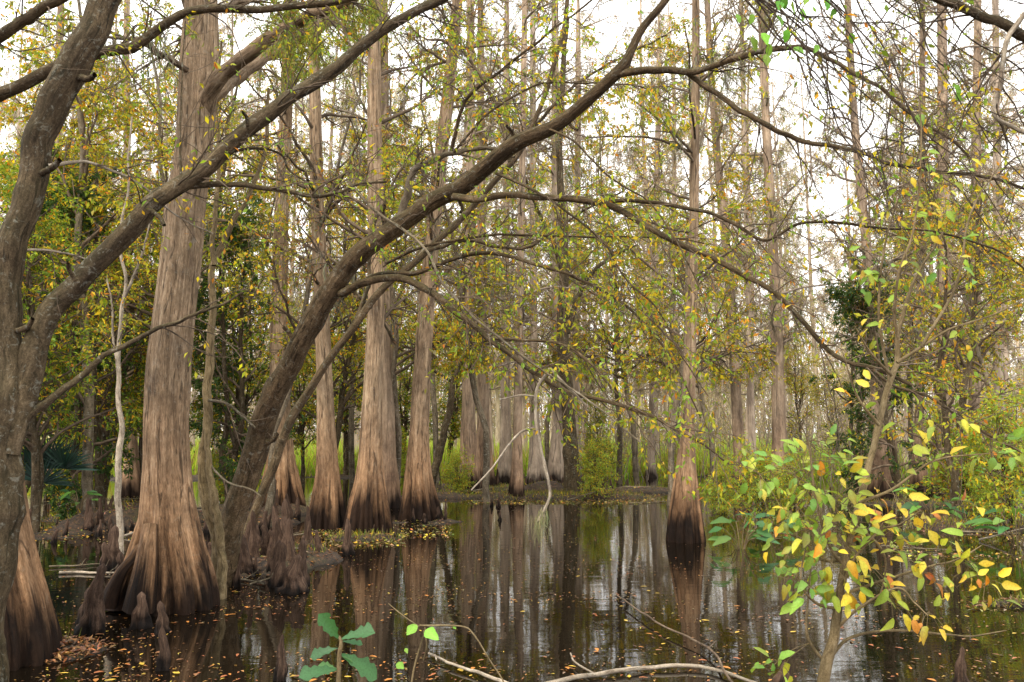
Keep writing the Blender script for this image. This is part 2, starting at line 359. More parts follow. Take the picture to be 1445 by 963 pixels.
nt.links.new(wc, p.inputs['Base Color']); nt.links.new(math_(nt, 'ADD', math_(nt, 'MULTIPLY', dust, .5), .004), p.inputs['Roughness'])
nt.links.new(b.outputs[0], p.inputs['Normal']); nt.links.new(p.outputs[0], out.inputs[0])
xs = np.array([-400., -30, 30, 400]); ys = np.array([-60., 2, 60, 200.]); X, Y = np.meshgrid(xs, ys, indexing='ij')
i, j = np.meshgrid(np.arange(3), np.arange(3), indexing='ij'); b0 = i*4+j
tag(MB().add(np.stack([X, Y, 0*X], -1), np.stack([b0, b0+4, b0+5, b0+1], -1)).build('water', m), 'still tea-dark swamp water reflecting trunks and white sky', 'water', kind='structure')

# ------------------------------------------------------------ cypress trees
def flute(P, R, S, n, amp, hf, seed):
    """radius multiplier (K,S): buttress ridges low down, shallow bark grooves everywhere"""
    r = np.random.default_rng(seed); K = P.shape[1]; z = P[0, :, 2][:, None]; a = np.linspace(0, 2*np.pi, S, endpoint=False)[None]
    ph = a+.25*np.sin(2*a+r.uniform(0, 6))+.12*np.sin(3*a+r.uniform(0, 6))+.03*np.sin(z*2.1+r.uniform(0, 6))
    g = np.abs(np.cos(n*ph/2+r.uniform(0, 6)))**.55; g2 = np.abs(np.cos(n*ph*1.5+1+r.uniform(0, 6)+.2*np.sin(z*3)))**.7
    hh = hf*(1+.25*np.sin(a*3+r.uniform(0, 6)))
    f = np.clip(1-np.clip(z, 0, 99)/hh, 0, 1)**1.3
    m_ = 1-amp*f*(1-g)-amp*.35*f*(1-g2)
    m_ = m_*(1+.025*np.sin(a*5+z*1.3+r.uniform(0, 6))+.02*np.sin(a*9-z*2+r.uniform(0, 6))+.02*np.sin(z*4+2*a+r.uniform(0, 6)))
    if S > 60:
        m_ = m_+.010*np.sin(a*31+3*np.sin(z*1.7+a*3)+r.uniform(0, 6))+.008*np.sin(a*47+2.5*np.sin(z*2.9+a*2))
    return m_[None, :, :, None]
def cypress(pts, Yd, label, n=11, amp=.3, hf=1.3, S=72, K=110, top=17, mat='cypress_mid', crown=True, group='bald cypresses standing in the water', seed=0,
            limb_n=34, z0=3.6, pal=None, dens=1.0, name='bald_cypress', slim=1.0):
    pts = [(a, b, w_*(slim+(1-slim)*min(1, max(0, (b-630)/75)))) for a, b, w_ in pts]
    q = np.array([list(at(a, b, Yd))+[w_*.5*Yd/F] for a, b, w_ in pts])
    base = q[0].copy(); base[2] = -.45; base[3] *= 1.06
    last = q[-1]; prev = q[-2]; dz = top-last[2]
    sl = (last[:2]-prev[:2])/max(last[2]-prev[2], .1)*.4
    tp = np.array([last[0]+sl[0]*dz, last[1]+sl[1]*dz, top, last[3]*.3])
    md = (last+tp)/2; md[3] = last[3]*.75
    q = np.vstack([base, q, md, tp])
    z = q[:, 2]; zz = -.45+(top+.45)*np.linspace(0, 1, K)**1.7
    P = np.stack([np.interp(zz, z, q[:, 0]), np.interp(zz, z, q[:, 1]), zz], -1)
    R = np.interp(zz, z, q[:, 3])
    ker = np.array([1, 2, 3, 2, 1])/9.
    for a_ in range(2):
        Pp = np.vstack([P[:1]]*2+[P]+[P[-1:]]*2); P = np.stack([np.convolve(Pp[:, c_], ker, 'valid') for c_ in range(3)], -1); P[:, 2] = zz
        Rp = np.concatenate([R[:1]]*2+[R]+[R[-1:]]*2) if False else np.concatenate([[R[0], R[0]], R, [R[-1], R[-1]]]); R = np.convolve(Rp, ker, 'valid')
    P = P[None]; R = R[None]
    root = empty(name, (q[1][0], q[1][1], 0), label, 'tree', group)
    part_bark('trunk', P, R, S, M[mat], root, flute(P, R, S, n, amp, hf, seed))
    if crown:
        sel = (P[0, :, 2] > z0)
        PP, RR = P[:, sel], R[:, sel]
        l1, r1 = grow(PP, RR, int(limb_n), (0, .97), (1.2, 2.8), (55, 88), 9, (0, 0, .15), .16, -.15, .35, rmax=.04)
        l2, r2 = grow(l1, r1, int(limb_n*7*dens), (.15, 1), (.4, 1.0), (30, 70), 6, (0, 0, -.05), .2, .3, .6)
        l3, r3 = grow(l2, r2, int(limb_n*30*dens), (.1, 1), (.15, .45), (25, 60), 4, (0, 0, -.15), .2, .4, .6)
        mb = MB(); tube(mb, l1, r1, 5); tube(mb, l2, r2, 4); tube(mb, l3, r3, 3); cr = mb.build('crown', M['twig'] if Yd < 18 else M['hazed_twig'], root)
        foliage(MB(), l3, int(limb_n*190*dens), (.05, .11), pal or PAL_CYP, .22, .5, .5, 1.2).build('foliage', M['needle'], cr)
        moss(MB(), l2, int(limb_n*3.6), (.2, .8), 12, .004).build('spanish_moss', M['moss'], cr)
    return root, P, R
bc, bP, bR = cypress([(250, 848, 112), (247, 815, 104), (243, 780, 88), (238, 740, 78), (236, 700, 68), (236, 650, 61), (235, 600, 58), (240, 500, 58), (251, 400, 56), (257, 350, 54), (261, 290, 54), (273, 220, 52), (279, 130, 52), (282, 60, 52), (284, 0, 46), (286, -100, 40)],
    8.1, 'massive pale cypress trunk with fluted dark-stained base in left foreground', n=9, amp=.24, hf=1.25, S=160, K=260, top=13, mat='cypress', limb_n=16, z0=5.2, seed=3, dens=.8, pal=PAL_CYPG)
# its two big limbs, the knots and the root flare on the left
for pts in ([(276, 185, 8.15, 30), (288, 148, 8.05, 32), (301, 120, 7.95, 26), (320, 101, 7.85, 21), (352, 75, 7.6, 21), (395, 45, 7.4, 19), (440, 22, 7.2, 17), (500, -5, 7.0, 14), (560, -50, 6.8, 10)],
            [(284, 150, 8.15, 26), (300, 134, 8.2, 24), (330, 112, 8.4, 21), (370, 82, 8.7, 20), (410, 60, 9, 19), (455, 35, 9.2, 16), (520, -20, 9.6, 11)]):
    P, R = limb(pts, 40, .02); br = part_bark('branch', P, R, 16, M['cypress'], bc)
    l2, r2 = grow(P, R, 30, (.45, 1), (.3, 1.0), (40, 90), 7, (0, -.1, -.35), .2, .5, .3, rmax=.008)
    l3, r3 = grow(l2, r2, 260, (.1, 1), (.15, .35), (20, 60), 5, (0, 0, -.3), .15, .5, .6)
    mb = MB(); tube(mb, l2, r2, 4); tube(mb, l3, r3, 3); mb.build('twigs', M['twig'], br)
    mb = MB(); foliage(mb, l3, 8000, (.03, .06), [(4, (.17, .26, .035)), (3, OL), (2, YG), (1, RU)], .17, .35, .5, .8); mb.build('foliage', M['needle'], br)
for pts in ([(200, 775, 7.9, 20), (188, 790, 7.8, 17), (172, 808, 7.7, 16), (160, 832, 7.7, 20), (153, 856, 7.7, 24)],
            [(206, 720, 8.0, 14), (196, 760, 7.95, 18), (182, 810, 7.9, 24), (172, 845, 7.95, 34), (170, 860, 7.95, 38)],
            [(212, 740, 7.8, 18), (206, 800, 7.7, 30), (200, 840, 7.65, 38), (197, 862, 7.65, 42)]):
    P, R = limb(pts, 26); part_bark('root', P, R, 20, M['cypress'], bc, 1+.08*np.sin(np.linspace(0, 6.28, 20, endpoint=False)*5+1)[None, None, :, None])
a = np.linspace(0, 1, 8)
cypress([(10, 915, 150), (6, 870, 132), (-2, 800, 106), (-8, 740, 92), (-14, 690, 88), (-36, 600, 74), (-50, 400, 64), (-52, 100, 58)], 6.3,
    'cypress with broad swollen buttress at far left edge behind the leaning hardwood', n=7, amp=.3, hf=1.7, S=140, K=200, top=11, mat='cypress', limb_n=8, z0=6, seed=8)
T = [  # pts, Y, label, n
 ([(398, 722, 74), (397, 690, 60), (396, 650, 46), (396, 600, 36), (393, 500, 32), (395, 400, 29), (397, 300, 26), (402, 200, 24), (408, 60, 22), (412, -40, 20)], 17.3, 'reddish cypress with wide fluted foot just behind the leaning trunk', 12),
 ([(461, 741, 56), (462, 710, 46), (462, 670, 37), (460, 600, 31), (457, 500, 28), (452, 400, 26), (448, 300, 24), (445, 150, 22), (440, 0, 20)], 14.7, 'straight cypress left of the twin cypress, base dark at waterline', 11),
 ([(518, 751, 72), (519, 715, 58), (522, 680, 47), (523, 640, 40), (526, 550, 34), (530, 450, 31), (531, 350, 29), (530, 250, 29), (528, 150, 26), (528, 0, 22)], 13.9, 'nearer trunk of the twin cypress with deep fluted orange-brown base', 15),
 ([(545, 716, 48), (547, 690, 36), (547, 650, 29), (546, 550, 24), (545, 450, 22), (543, 300, 21), (541, 100, 20), (540, 0, 18)], 18.6, 'slimmer trunk tucked against the right side of the twin cypress', 9),
 ([(593, 728, 66), (592, 705, 52), (590, 670, 41), (592, 600, 34), (597, 500, 31), (604, 400, 28), (612, 320, 26), (622, 220, 25), (634, 120, 23), (646, 0, 20)], 16.2, 'grey cypress leaning gently right with blackened flared foot', 12),
 ([(662, 690, 42), (662, 665, 32), (661, 600, 26), (662, 500, 23), (663, 400, 20), (664, 300, 18), (664, 100, 16), (664, 0, 14)], 24, 'tall straight cypress right of the open water, mid distance', 10),
 ([(684, 688, 44), (683, 665, 31), (682, 600, 23), (681, 500, 20), (680, 400, 18), (679, 250, 15), (678, 0, 12)], 25, 'cypress close beside the tall straight one, slightly thinner', 10),
 ([(713, 676, 34), (714, 640, 22), (713, 550, 17), (712, 450, 15), (714, 300, 13), (715, 50, 11)], 29, 'thin dark cypress behind the mid-distance pair', 8),
 ([(728, 702, 27), (729, 685, 22), (730, 640, 17), (731, 560, 15), (733, 450, 14), (736, 300, 13), (740, 50, 11)], 21, 'slender cypress standing at the shore of the mossy mud bar', 8),
 ([(757, 686, 36), (756, 650, 24), (754, 600, 18), (753, 500, 15), (752, 300, 13), (752, 50, 11)], 26.5, 'small cypress with broad foot at centre of the far bank', 9),
 ([(788, 686, 44), (788, 650, 33), (790, 600, 26), (788, 500, 20), (786, 400, 18), (784, 200, 15), (783, 0, 13)], 27, 'dark cypress with ragged base behind hanging dead branch', 9),
 ([(812, 680, 30), (812, 640, 20), (812, 560, 16), (814, 400, 13), (816, 100, 11)], 30, 'narrow cypress behind the drooping yellow leaves right of centre', 8),
 ([(967, 758, 57), (967, 735, 49), (967, 700, 39), (968, 660, 31), (970, 600, 26), (974, 500, 21), (977, 400, 18), (979, 300, 17), (981, 200, 16), (982, 100, 15), (982, 0, 14)], 12.9, 'lone cypress rising from open water right of centre', 14),
 ([(1047, 694, 34), (1046, 670, 25), (1042, 620, 20), (1037, 520, 18), (1031, 420, 17), (1020, 300, 15), (1010, 200, 14), (1000, 50, 12)], 23, 'cypress leaning slightly left beyond the lone cypress', 9),
 ([(1062, 680, 20), (1061, 640, 14), (1059, 540, 12), (1056, 400, 10), (1050, 200, 9), (1046, 0, 8)], 28, 'thin pole-like cypress right of the left-leaning one', 7),
 ([(1102, 695, 40), (1101, 670, 30), (1100, 630, 25), (1098, 550, 23), (1096, 450, 20), (1091, 350, 18), (1085, 250, 17), (1079, 130, 15), (1074, 0, 14)], 22.5, 'bare upright cypress framed by white sky at right', 10),
 ([(1243, 702, 44), (1243, 675, 32), (1240, 620, 25), (1236, 500, 21), (1228, 400, 18), (1216, 280, 16), (1204, 150, 13), (1196, 0, 12)], 21, 'cypress behind the dark evergreen, foot stained black', 10),
 ([(1296, 700, 34), (1296, 660, 22), (1297, 600, 16), (1299, 450, 13), (1301, 200, 11), (1302, 0, 10)], 22, 'small cypress with blackened stem right of the evergreen', 8),
 ([(1334, 690, 46), (1334, 650, 33), (1334, 600, 29), (1333, 500, 27), (1332, 400, 25), (1331, 300, 21), (1330, 150, 18), (1329, 0, 16)], 21.5, 'stout grey cypress near the right edge of the swamp', 10),
 ([(1378, 684, 34), (1378, 640, 24), (1376, 560, 21), (1376, 400, 18), (1378, 200, 15), (1380, 0, 13)], 24.5, 'cypress second from the right edge behind fine twigs', 9),
 ([(1412, 680, 28), (1412, 640, 19), (1409, 560, 16), (1407, 400, 14), (1406, 200, 12), (1405, 0, 11)], 27, 'rightmost thin cypress on the far bank', 8),
 ([(82, 690, 40), (82, 650, 28), (81, 600, 22), (80, 500, 20), (80, 350, 17), (82, 100, 14)], 24, 'shadowed cypress behind the green understory at far left', 9),
 ([(186, 690, 34), (186, 660, 24), (185, 600, 18), (182, 500, 15), (180, 300, 13), (178, 50, 11)], 22, 'dim thin cypress left of the massive pale trunk', 9),
 ([(922, 664, 30), (922, 640, 20), (922, 560, 15), (923, 450, 13), (926, 300, 11), (930, 100, 9)], 33, 'far cypress left of the lone cypress, faint and straight', 8),
 ([(947, 662, 26), (947, 630, 15), (948, 540, 11), (949, 400, 9), (952, 200, 8)], 36, 'thin far cypress just left of the lone cypress', 8),
 ([(491, 665, 26), (491, 645, 16), (492, 600, 10), (494, 500, 8), (496, 300, 7)], 34, 'small dark cypress seen between the twin cypress and its left neighbour', 8),
]
for k, (pts, Yd, lab, n) in enumerate(T):
    near = Yd < 20
    cypress(pts, Yd, lab, n=n, amp=.34, hf=1.5 if near else 1.3, S=110 if near else 48, K=150 if near else 70, top=min(20, 11+Yd*.35), mat='cypress_mid' if Yd < 18 else ('cypress_half_hazed' if Yd < 26 else 'cypress_hazed'), seed=k+20,
            limb_n=26 if near else 40, z0=3.4 if near else 3.2, dens=.8 if near else 1.0, pal=(PAL_CYP if k % 3 else PAL_CYPG), slim=.77)

# background cypresses: four kinds, copied one by one
def proto(seed, lean):
    global rng
    h = 19+seed % 4*1.7
    z = -.3+(h+.3)*np.linspace(0, 1, 50)**1.6
    P = np.stack([lean*z/10+.12*np.sin(z*.35+seed), .1*np.sin(z*.3+2*seed), z], -1)[None]
    R = (.105+.015*(seed % 3)+.2*np.exp(-np.clip(z, 0, 99)/.7))[None]*(1-.8*np.clip(z/h, 0, 1)**1.5)
    root = empty('background_cypress', (0, 0, 0), 'x', 'tree', 'background cypresses crowding the far swamp')
    part_bark('trunk', P, R, 24, M['cypress_hazed'], root, flute(P, R, 24, 8, .25, 1.2, seed))
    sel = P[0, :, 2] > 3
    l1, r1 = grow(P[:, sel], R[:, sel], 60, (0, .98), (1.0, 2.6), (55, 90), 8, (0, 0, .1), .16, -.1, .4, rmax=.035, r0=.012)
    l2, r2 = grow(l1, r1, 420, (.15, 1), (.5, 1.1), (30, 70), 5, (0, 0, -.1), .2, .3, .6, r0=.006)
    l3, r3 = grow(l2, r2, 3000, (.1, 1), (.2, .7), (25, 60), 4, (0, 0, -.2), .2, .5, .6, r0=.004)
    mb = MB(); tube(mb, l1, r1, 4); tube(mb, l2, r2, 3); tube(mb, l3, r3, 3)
    cr = mb.build('crown', M['hazed_twig'], root)
    mb = MB(); foliage(mb, l3, 14000, (.07, .17), PAL_HAZED if seed % 2 else PAL_HAZED+[(3, OL), (1, YG)], .2, .7, .5, 1.0)
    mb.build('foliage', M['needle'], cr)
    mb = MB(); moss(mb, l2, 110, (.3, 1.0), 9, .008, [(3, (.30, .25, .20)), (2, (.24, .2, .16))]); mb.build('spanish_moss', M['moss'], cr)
    return root
def copy_tree(o, parent=None):
    c = o.copy(); COL.objects.link(c); c.parent = parent
    for ch in list(o.children): copy_tree(ch, c)
    return c
protos = [proto(s, l) for s, l in ((1, .25), (2, -.3), (3, .08), (4, -.08), (5, .4))]
used = set(); cnt = 0
def place_bg(px, Yd, lab, sc):
    global cnt
    k = int(rng.integers(0, 5)); o = protos[k]
    if k in used: o = copy_tree(o)
    used.add(k); p = at(px, 600, Yd); o.location = (p[0], Yd, float(gz(np.array([p[0]]), np.array([Yd]))[0])-.05 if Yd < 900 else 0)
    o.rotation_euler = (0, 0, rng.uniform(0, 6.28)); o.scale = (sc, sc, sc); o['label'] = lab; cnt += 1
for i in range(66):
    u = (i+.5)/66; px = -60+1570*((i*0.61803) % 1)+rng.uniform(-8, 8); Yd = 30+48*u**1.1
    if 1110 < px < 1200 and Yd < 46 or 850 < px < 905 and Yd < 50: continue
    reg = 'left part' if px < 450 else ('middle' if px < 950 else 'right part')
    dist = 'first rank' if Yd < 46 else ('second rank' if Yd < 62 else 'hazy last rank')
    place_bg(px, Yd, 'slender grey-brown background cypress in the %s of the far swamp, %s' % (reg, dist), rng.uniform(.85, 1.05)*(.95+.6*u))

# far wood: one mass of thin stems, twigs and leaf flecks, haze painted into their pale colours
mb = MB(); n = 420
x = rng.uniform(-1, 1, n); yy = rng.uniform(80, 150, n); b0 = np.stack([x*yy*.75, yy, 0*x], -1); hh = rng.uniform(14, 24, n)
Kk = 8; P = b0[:, None]+np.stack([np.zeros((n, Kk)), np.zeros((n, Kk)), hh[:, None]*np.linspace(0, 1, Kk)[None]], -1)+np.cumsum(rng.normal(size=(n, Kk, 3))*np.array([.15, .15, 0]), 1)
R = rng.uniform(.08, .18, n)[:, None]*np.linspace(1, .3, Kk)[None]; tube(mb, P, R, 5)
l1, r1 = grow(P, R, 9000, (.1, 1), (1.5, 4), (50, 90), 5, (0, 0, .1), .2, 0, .4, r0=.02)
l2, r2 = grow(l1, r1, 26000, (.2, 1), (.8, 2), (30, 70), 3, (0, 0, -.1), .2, .2, .6, r0=.012)
tube(mb, l1, r1, 3); tube(mb, l2, r2, 3)
fw = mb.build('far_wood', M['cypress_hazed']); tag(fw, 'hazy brown mass of far-off bare cypress wood behind the swamp', 'wood', kind='stuff')
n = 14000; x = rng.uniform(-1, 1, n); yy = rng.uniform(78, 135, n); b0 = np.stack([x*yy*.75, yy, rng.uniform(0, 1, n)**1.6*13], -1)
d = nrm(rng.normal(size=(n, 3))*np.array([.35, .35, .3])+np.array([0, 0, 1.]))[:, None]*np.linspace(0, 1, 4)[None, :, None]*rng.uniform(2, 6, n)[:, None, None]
P = b0[:, None]+d+np.cumsum(rng.normal(size=(n, 4, 3))*.22, 1); mb = MB(); tube(mb, P, np.full((n, 4), .03)*np.linspace(1.4, .5, 4)[None], 3); mb.build('thicket', M['cypress_hazed'], fw)
mb = MB(); foliage(mb, P, 60000, (.2, .5), PAL_HAZED, .3, .5, .5, 1.3); foliage(mb, l2, 60000, (.25, .6), PAL_HAZED, .3, .5, .5, 1.3); mb.build('foliage', M['needle'], fw)

# ------------------------------------------------------------ hand-laid hardwoods
def knots(K, S, n, seed, amp=.16):
    r_ = np.random.default_rng(seed); a = np.linspace(0, 2*np.pi, S, endpoint=False)[None]; k = np.arange(K)[:, None]; o = np.zeros((K, S))
    for _ in range(n):
        k0, a0 = r_.uniform(3, K-3), r_.uniform(0, 6.28); da = np.angle(np.exp(1j*(a-a0)))
        o = o+amp*r_.uniform(.3, 1.2)*np.exp(-((k-k0)/r_.uniform(.8, 2.2))**2-(da/r_.uniform(.4, 1.1))**2)
    return o[None, :, :, None]
def hw_tree(name, label, trunk, limbs, mat, group=None, S=48, tw=(26, 120, 900), leaf=(.035, .06), pal=PAL_MID, tK=140, moss_n=0, base=None, cat='tree', lm=1.0, ws=.84):
    P, R = limb(trunk, tK, .02); R = R*ws
    if P[0, 0, 2] > -.1:
        b_ = P[0, 0].copy(); b_[2] = -.35; d_ = (P[0, 6]-P[0, 0]); d_ = d_/max(d_[2], .05)*(P[0, 0, 2]+.35)*.6; b_[:2] -= np.clip(d_[:2], -.4, .4)
        P = np.concatenate([b_[None, None], P], 1)[:, :-1]; R = np.concatenate([R[:, :1]*1.25, R], 1)[:, :-1]
    root = empty(name, P[0, 0], label, cat, group)
    a = np.linspace(0, 2*np.pi, S, endpoint=False)[None]; k = np.linspace(0, 30, tK)[:, None]
    md = (1+.03*np.sin(a*3+k*.5)+.03*np.sin(a*2-k*.9)+.018*np.sin(a*11+2*np.sin(k))+.02*np.sin(k*2.3+a))[None, :, :, None]+knots(tK, S, 26, len(label))
    part_bark('trunk', P, R, S, mat, root, md)
    for lb in limbs:
        pts, opt = lb if isinstance(lb, tuple) else (lb, {})
        n2, n3, nl = opt.get('tw', tw); n3 = int(n3*lm); nl = int(nl*lm); lmat = opt.get('mat', mat)
        P, R = limb(pts, 60, .015); R = R*.86; K = 60; S2 = 14
        a = np.linspace(0, 2*np.pi, S2, endpoint=False)[None]; k = np.linspace(0, 30, K)[:, None]
        br = part_bark('branch', P, R, S2, lmat, root, (1+.05*np.sin(k*1.7+a)+.05*np.sin(a*3+k))[None, :, :, None]+knots(K, S2, 12, int(abs(pts[0][0]))+50, .3))
        if not n2: continue
        g = opt.get('grav', .25); t0 = opt.get('t0', .2)
        l2, r2 = grow(P, R, n2, (t0, 1), opt.get('L', (.35, 1.1)), (25, 75), 9, opt.get('bias', (.1, 0, -.1)), .16, g, .45, rmax=.007)
        l3, r3 = grow(l2, r2, n3, (.15, 1), (.12, .4), (25, 65), 5, (0, 0, -.05), .16, g, .6)
        mb = MB(); tube(mb, l2, r2, 5); tube(mb, l3, r3, 3); mb.build('twigs', opt.get('tmat', M['twig']), br)
        if nl:
            mb = MB(); foliage(mb, l3, nl, opt.get('leaf', leaf), opt.get('pal', pal), .42, .5, .7, 1.0); mb.build('foliage', M['leaf'], br)
        if opt.get('moss'): moss(MB(), l2, opt['moss'], (.1, .4), 14, .0015).build('spanish_moss', M['moss'], br)
    return root
def ln(s, y0, y1, w0, w1):  # string of px,py pairs with depth and width ramps
    v = [float(t) for t in s.replace(',', ' ').split()]; q = list(zip(v[::2], v[1::2])); n = len(q)-1
    return [(a, b, y0+(y1-y0)*i/n, w0+(w1-w0)*i/n) for i, (a, b) in enumerate(q)]

leanY = [(312, 850, 9.3, 58), (316, 800, 9.2, 46), (330, 730, 9.1, 41), (348, 670, 9.0, 40), (368, 610, 8.9, 40), (396, 540, 8.7, 38), (425, 480, 8.5, 36), (460, 420, 8.3, 35), (505, 365, 8.1, 33), (550, 323, 7.9, 32),
         (600, 292, 7.7, 30), (655, 262, 7.5, 29), (722, 208, 7.2, 27), (781, 175, 7.0, 24), (830, 140, 6.8, 22), (876, 103, 6.6, 20), (890, 75, 6.55, 14), (908, 40, 6.5, 13), (940, 0, 6.4, 12), (975, -60, 6.3, 11), (1010, -140, 6.2, 8)]
Bd = dict
hw_tree('leaning_tree', 'dark hardwood leaning and arching across the whole swamp from lower left', leanY, [
 (ln('872 105 910 99 950 101 980 100 1030 86 1090 69 1130 68 1180 88 1240 125 1300 170 1370 220', 6.6, 5.6, 14, 4), Bd(tw=(26, 110, 260), pal=PAL_YEL)),
 (ln('968 102 1000 125 1060 165 1120 195 1160 205 1210 213 1260 232 1330 242 1400 252 1480 280', 6.4, 5.6, 10, 4), Bd(tw=(26, 110, 220), pal=PAL_YEL)),
 (ln('640 278 665 281 700 276 750 278 790 280 840 284 895 308 945 338 1020 372 1080 405 1130 450 1165 490 1200 512 1240 523 1290 545', 7.5, 6.0, 13, 6), Bd(tw=(34, 150, 420))),
 (ln('1232 522 1262 545 1310 560 1370 600 1445 640 1500 660', 6.0, 5.7, 5, 3), Bd(tw=(14, 60, 160))),
 (ln('858 285 900 283 960 293 1000 300 1040 318 1078 340 1120 318 1160 314 1250 322 1320 328 1400 350 1460 390', 7.0, 6.2, 7, 3), Bd(tw=(26, 110, 360), pal=PAL_YEL)),
 (ln('480 415 510 400 540 394 580 397 618 420 655 450 688 476 722 502 757 528 809 555 895 578 940 598 980 621 1030 655', 8.2, 6.4, 14, 3), Bd(tw=(46, 240, 1100))),
 (ln('505 402 537 387 590 385 640 365 700 358 760 375 820 395 880 430 930 480 960 530 990 590', 8.1, 6.8, 9, 2), Bd(tw=(34, 170, 800))),
 (ln('545 372 600 348 700 332 800 334 940 336 1000 345', 8.0, 7.2, 5, 2), Bd(tw=(26, 120, 600))),
 (ln('560 318 572 285 584 242 611 227 636 217 694 209 725 222', 7.9, 7.5, 15, 5), Bd(tw=(18, 70, 500), mat=M['greybark'])),
 (ln('636 217 645 180 658 140 700 105 745 70 790 35 850 -10', 7.7, 7.0, 7, 3), Bd(tw=(26, 120, 650))),
 (ln('490 255 530 298 570 325 605 358 625 400 660 440 690 465 740 505 800 545 850 580 905 625', 7.7, 6.6, 5, 3), Bd(tw=(12, 40, 60), mat=M['greybark'])),
 (ln('700 245 740 262 780 285 850 340 880 390 930 440 960 500 1000 560', 7.3, 6.4, 5, 2), Bd(tw=(34, 150, 620))),
 (ln('690 478 735 480 790 485 830 510 870 555 900 578', 7.4, 6.8, 5, 3), Bd(tw=(16, 70, 400))),
 (ln('770 180 810 200 860 250 920 290 970 370 1000 440', 7.0, 6.4, 4, 2), Bd(tw=(26, 120, 420), pal=PAL_YEL)),
 (ln('640 215 690 160 760 120 830 118 900 122 960 150', 7.6, 7.2, 4, 2), Bd(tw=(26, 120, 600), pal=PAL_YEL)),
]+[(ln(t_, yy_, yy_-.1, w_, w_*.7), Bd(tw=(0, 0, 0))) for t_, yy_, w_ in (('420 488 408 470 400 462', 8.5, 8), ('545 326 540 300 543 290', 7.9, 9), ('728 204 722 186 715 178', 7.2, 8), ('362 628 384 622 392 612', 8.9, 9), ('800 165 806 178 815 184', 7.0, 6), ('640 270 652 292 650 300', 7.6, 7), ('480 395 500 412 505 425', 8.2, 7))], M['leaning'], tw=(24, 110, 500), leaf=(.04, .068), lm=.9)

LT = [(-24, 1010, 5.2, 70), (-18, 860, 5.2, 58), (0, 720, 5.2, 58), (4, 620, 5.2, 58), (6, 540, 5.2, 52), (7, 450, 5.2, 48), (13, 380, 5.2, 47), (28, 310, 5.2, 46), (46, 240, 5.2, 46), (64, 180, 5.2, 47), (92, 115, 5.2, 50), (122, 55, 5.2, 50), (150, 0, 5.2, 46), (180, -70, 5.2, 42), (210, -160, 5.2, 36)]
hw_tree('foreground_tree', 'thick mottled hardwood trunk at left edge with long limb sweeping right', LT, [
 (ln('10 640 30 570 48 500 75 440 110 397 160 345 210 298 255 262 300 225 350 183 400 148 440 118 500 75 540 45 590 15 650 -20 720 -60', 5.2, 5.6, 42, 12), Bd(tw=(26, 110, 260), t0=.35)),
 (ln('262 264 290 262 325 260 391 268 446 277 478 272 500 262 545 256', 5.4, 5.7, 10, 4), Bd(tw=(12, 50, 120))),
 (ln('300 222 340 212 370 210 398 219 408 240 440 262', 5.45, 5.6, 5, 3), Bd(tw=(8, 24, 60))),
 (ln('256 262 254 200 256 140 258 80 262 30', 5.35, 5.5, 4, 2), Bd(tw=(10, 24, 40))),
 (ln('28 600 50 578 80 558 110 535 140 508 200 475 260 450 300 435 345 413', 5.2, 5.6, 15, 3), Bd(tw=(5, 12, 20), t0=.6)),
 (ln('68 234 120 229 160 242 200 262 250 305 300 330', 5.2, 6.0, 6, 2), Bd(tw=(16, 60, 160), pal=PAL_YEL, mat=M['pale'])),
 (ln('20 355 60 353 110 362 150 380', 5.2, 5.6, 5, 2), Bd(tw=(8, 30, 90), pal=PAL_YEL, mat=M['pale'])),
]+[(ln(t_, 5.2, 5.1, w_, w_*.7), Bd(tw=(0, 0, 0))) for t_, w_ in (('45 250 72 238 84 226', 12), ('14 470 38 462 46 450', 10), ('110 400 98 382 96 372', 8), ('212 296 226 308 232 318', 8), ('350 183 348 166 342 158', 7), ('100 105 122 112 134 106', 12))], M['hardwood'])
hw_tree('overhanging_tree', 'tree rooted beyond the left edge reaching two smooth limbs over the top corner', [(-330, 1000, 6.0, 60), (-320, 700, 6.0, 50), (-280, 400, 6.0, 44), (-220, 200, 6.0, 34), (-180, 60, 6, 26), (-160, -100, 6, 20)], [
 (ln('-222 205 -120 170 -40 148 0 133 60 103 95 92 150 73 185 66 205 52 260 22 300 12 360 13 420 10 480 0 540 -20', 6.0, 5.7, 24, 9), Bd(tw=(30, 120, 520), t0=.35)),
 (ln('-185 80 -100 110 0 52 40 24 80 2 140 -35', 6.0, 5.8, 22, 14), Bd(tw=(20, 80, 420))),
], M['hardwood'])
# leafy canopy limbs over the upper middle, from trees behind
hw_tree('pale_leaning_tree', 'thinner pale trunk leaning parallel behind the dark arching tree', ln('338 782 372 690 398 625 425 570 458 515 500 460 545 405 600 355 660 300 720 230 760 160 790 60 810 -60', 11.6, 11.2, 16, 7),
 [(ln('500 460 520 400 525 330 560 250 600 180', 11.4, 12, 8, 3), Bd(tw=(30, 200, 1600), L=(.5, 1.6), leaf=(.04, .075))), (ln('600 355 660 340 740 350 820 300 880 270', 11.3, 11.6, 7, 3), Bd(tw=(30, 200, 1600), L=(.5, 1.6), leaf=(.04, .075))),
  (ln('720 230 700 150 660 80 620 20', 11.3, 11.8, 7, 3), Bd(tw=(30, 200, 1600), L=(.5, 1.6), leaf=(.04, .075))), (ln('745 190 800 130 860 90 940 50', 11.3, 11.6, 6, 3), Bd(tw=(30, 200, 1600), L=(.5, 1.6), leaf=(.04, .075), pal=PAL_YEL))], M['leaning'])
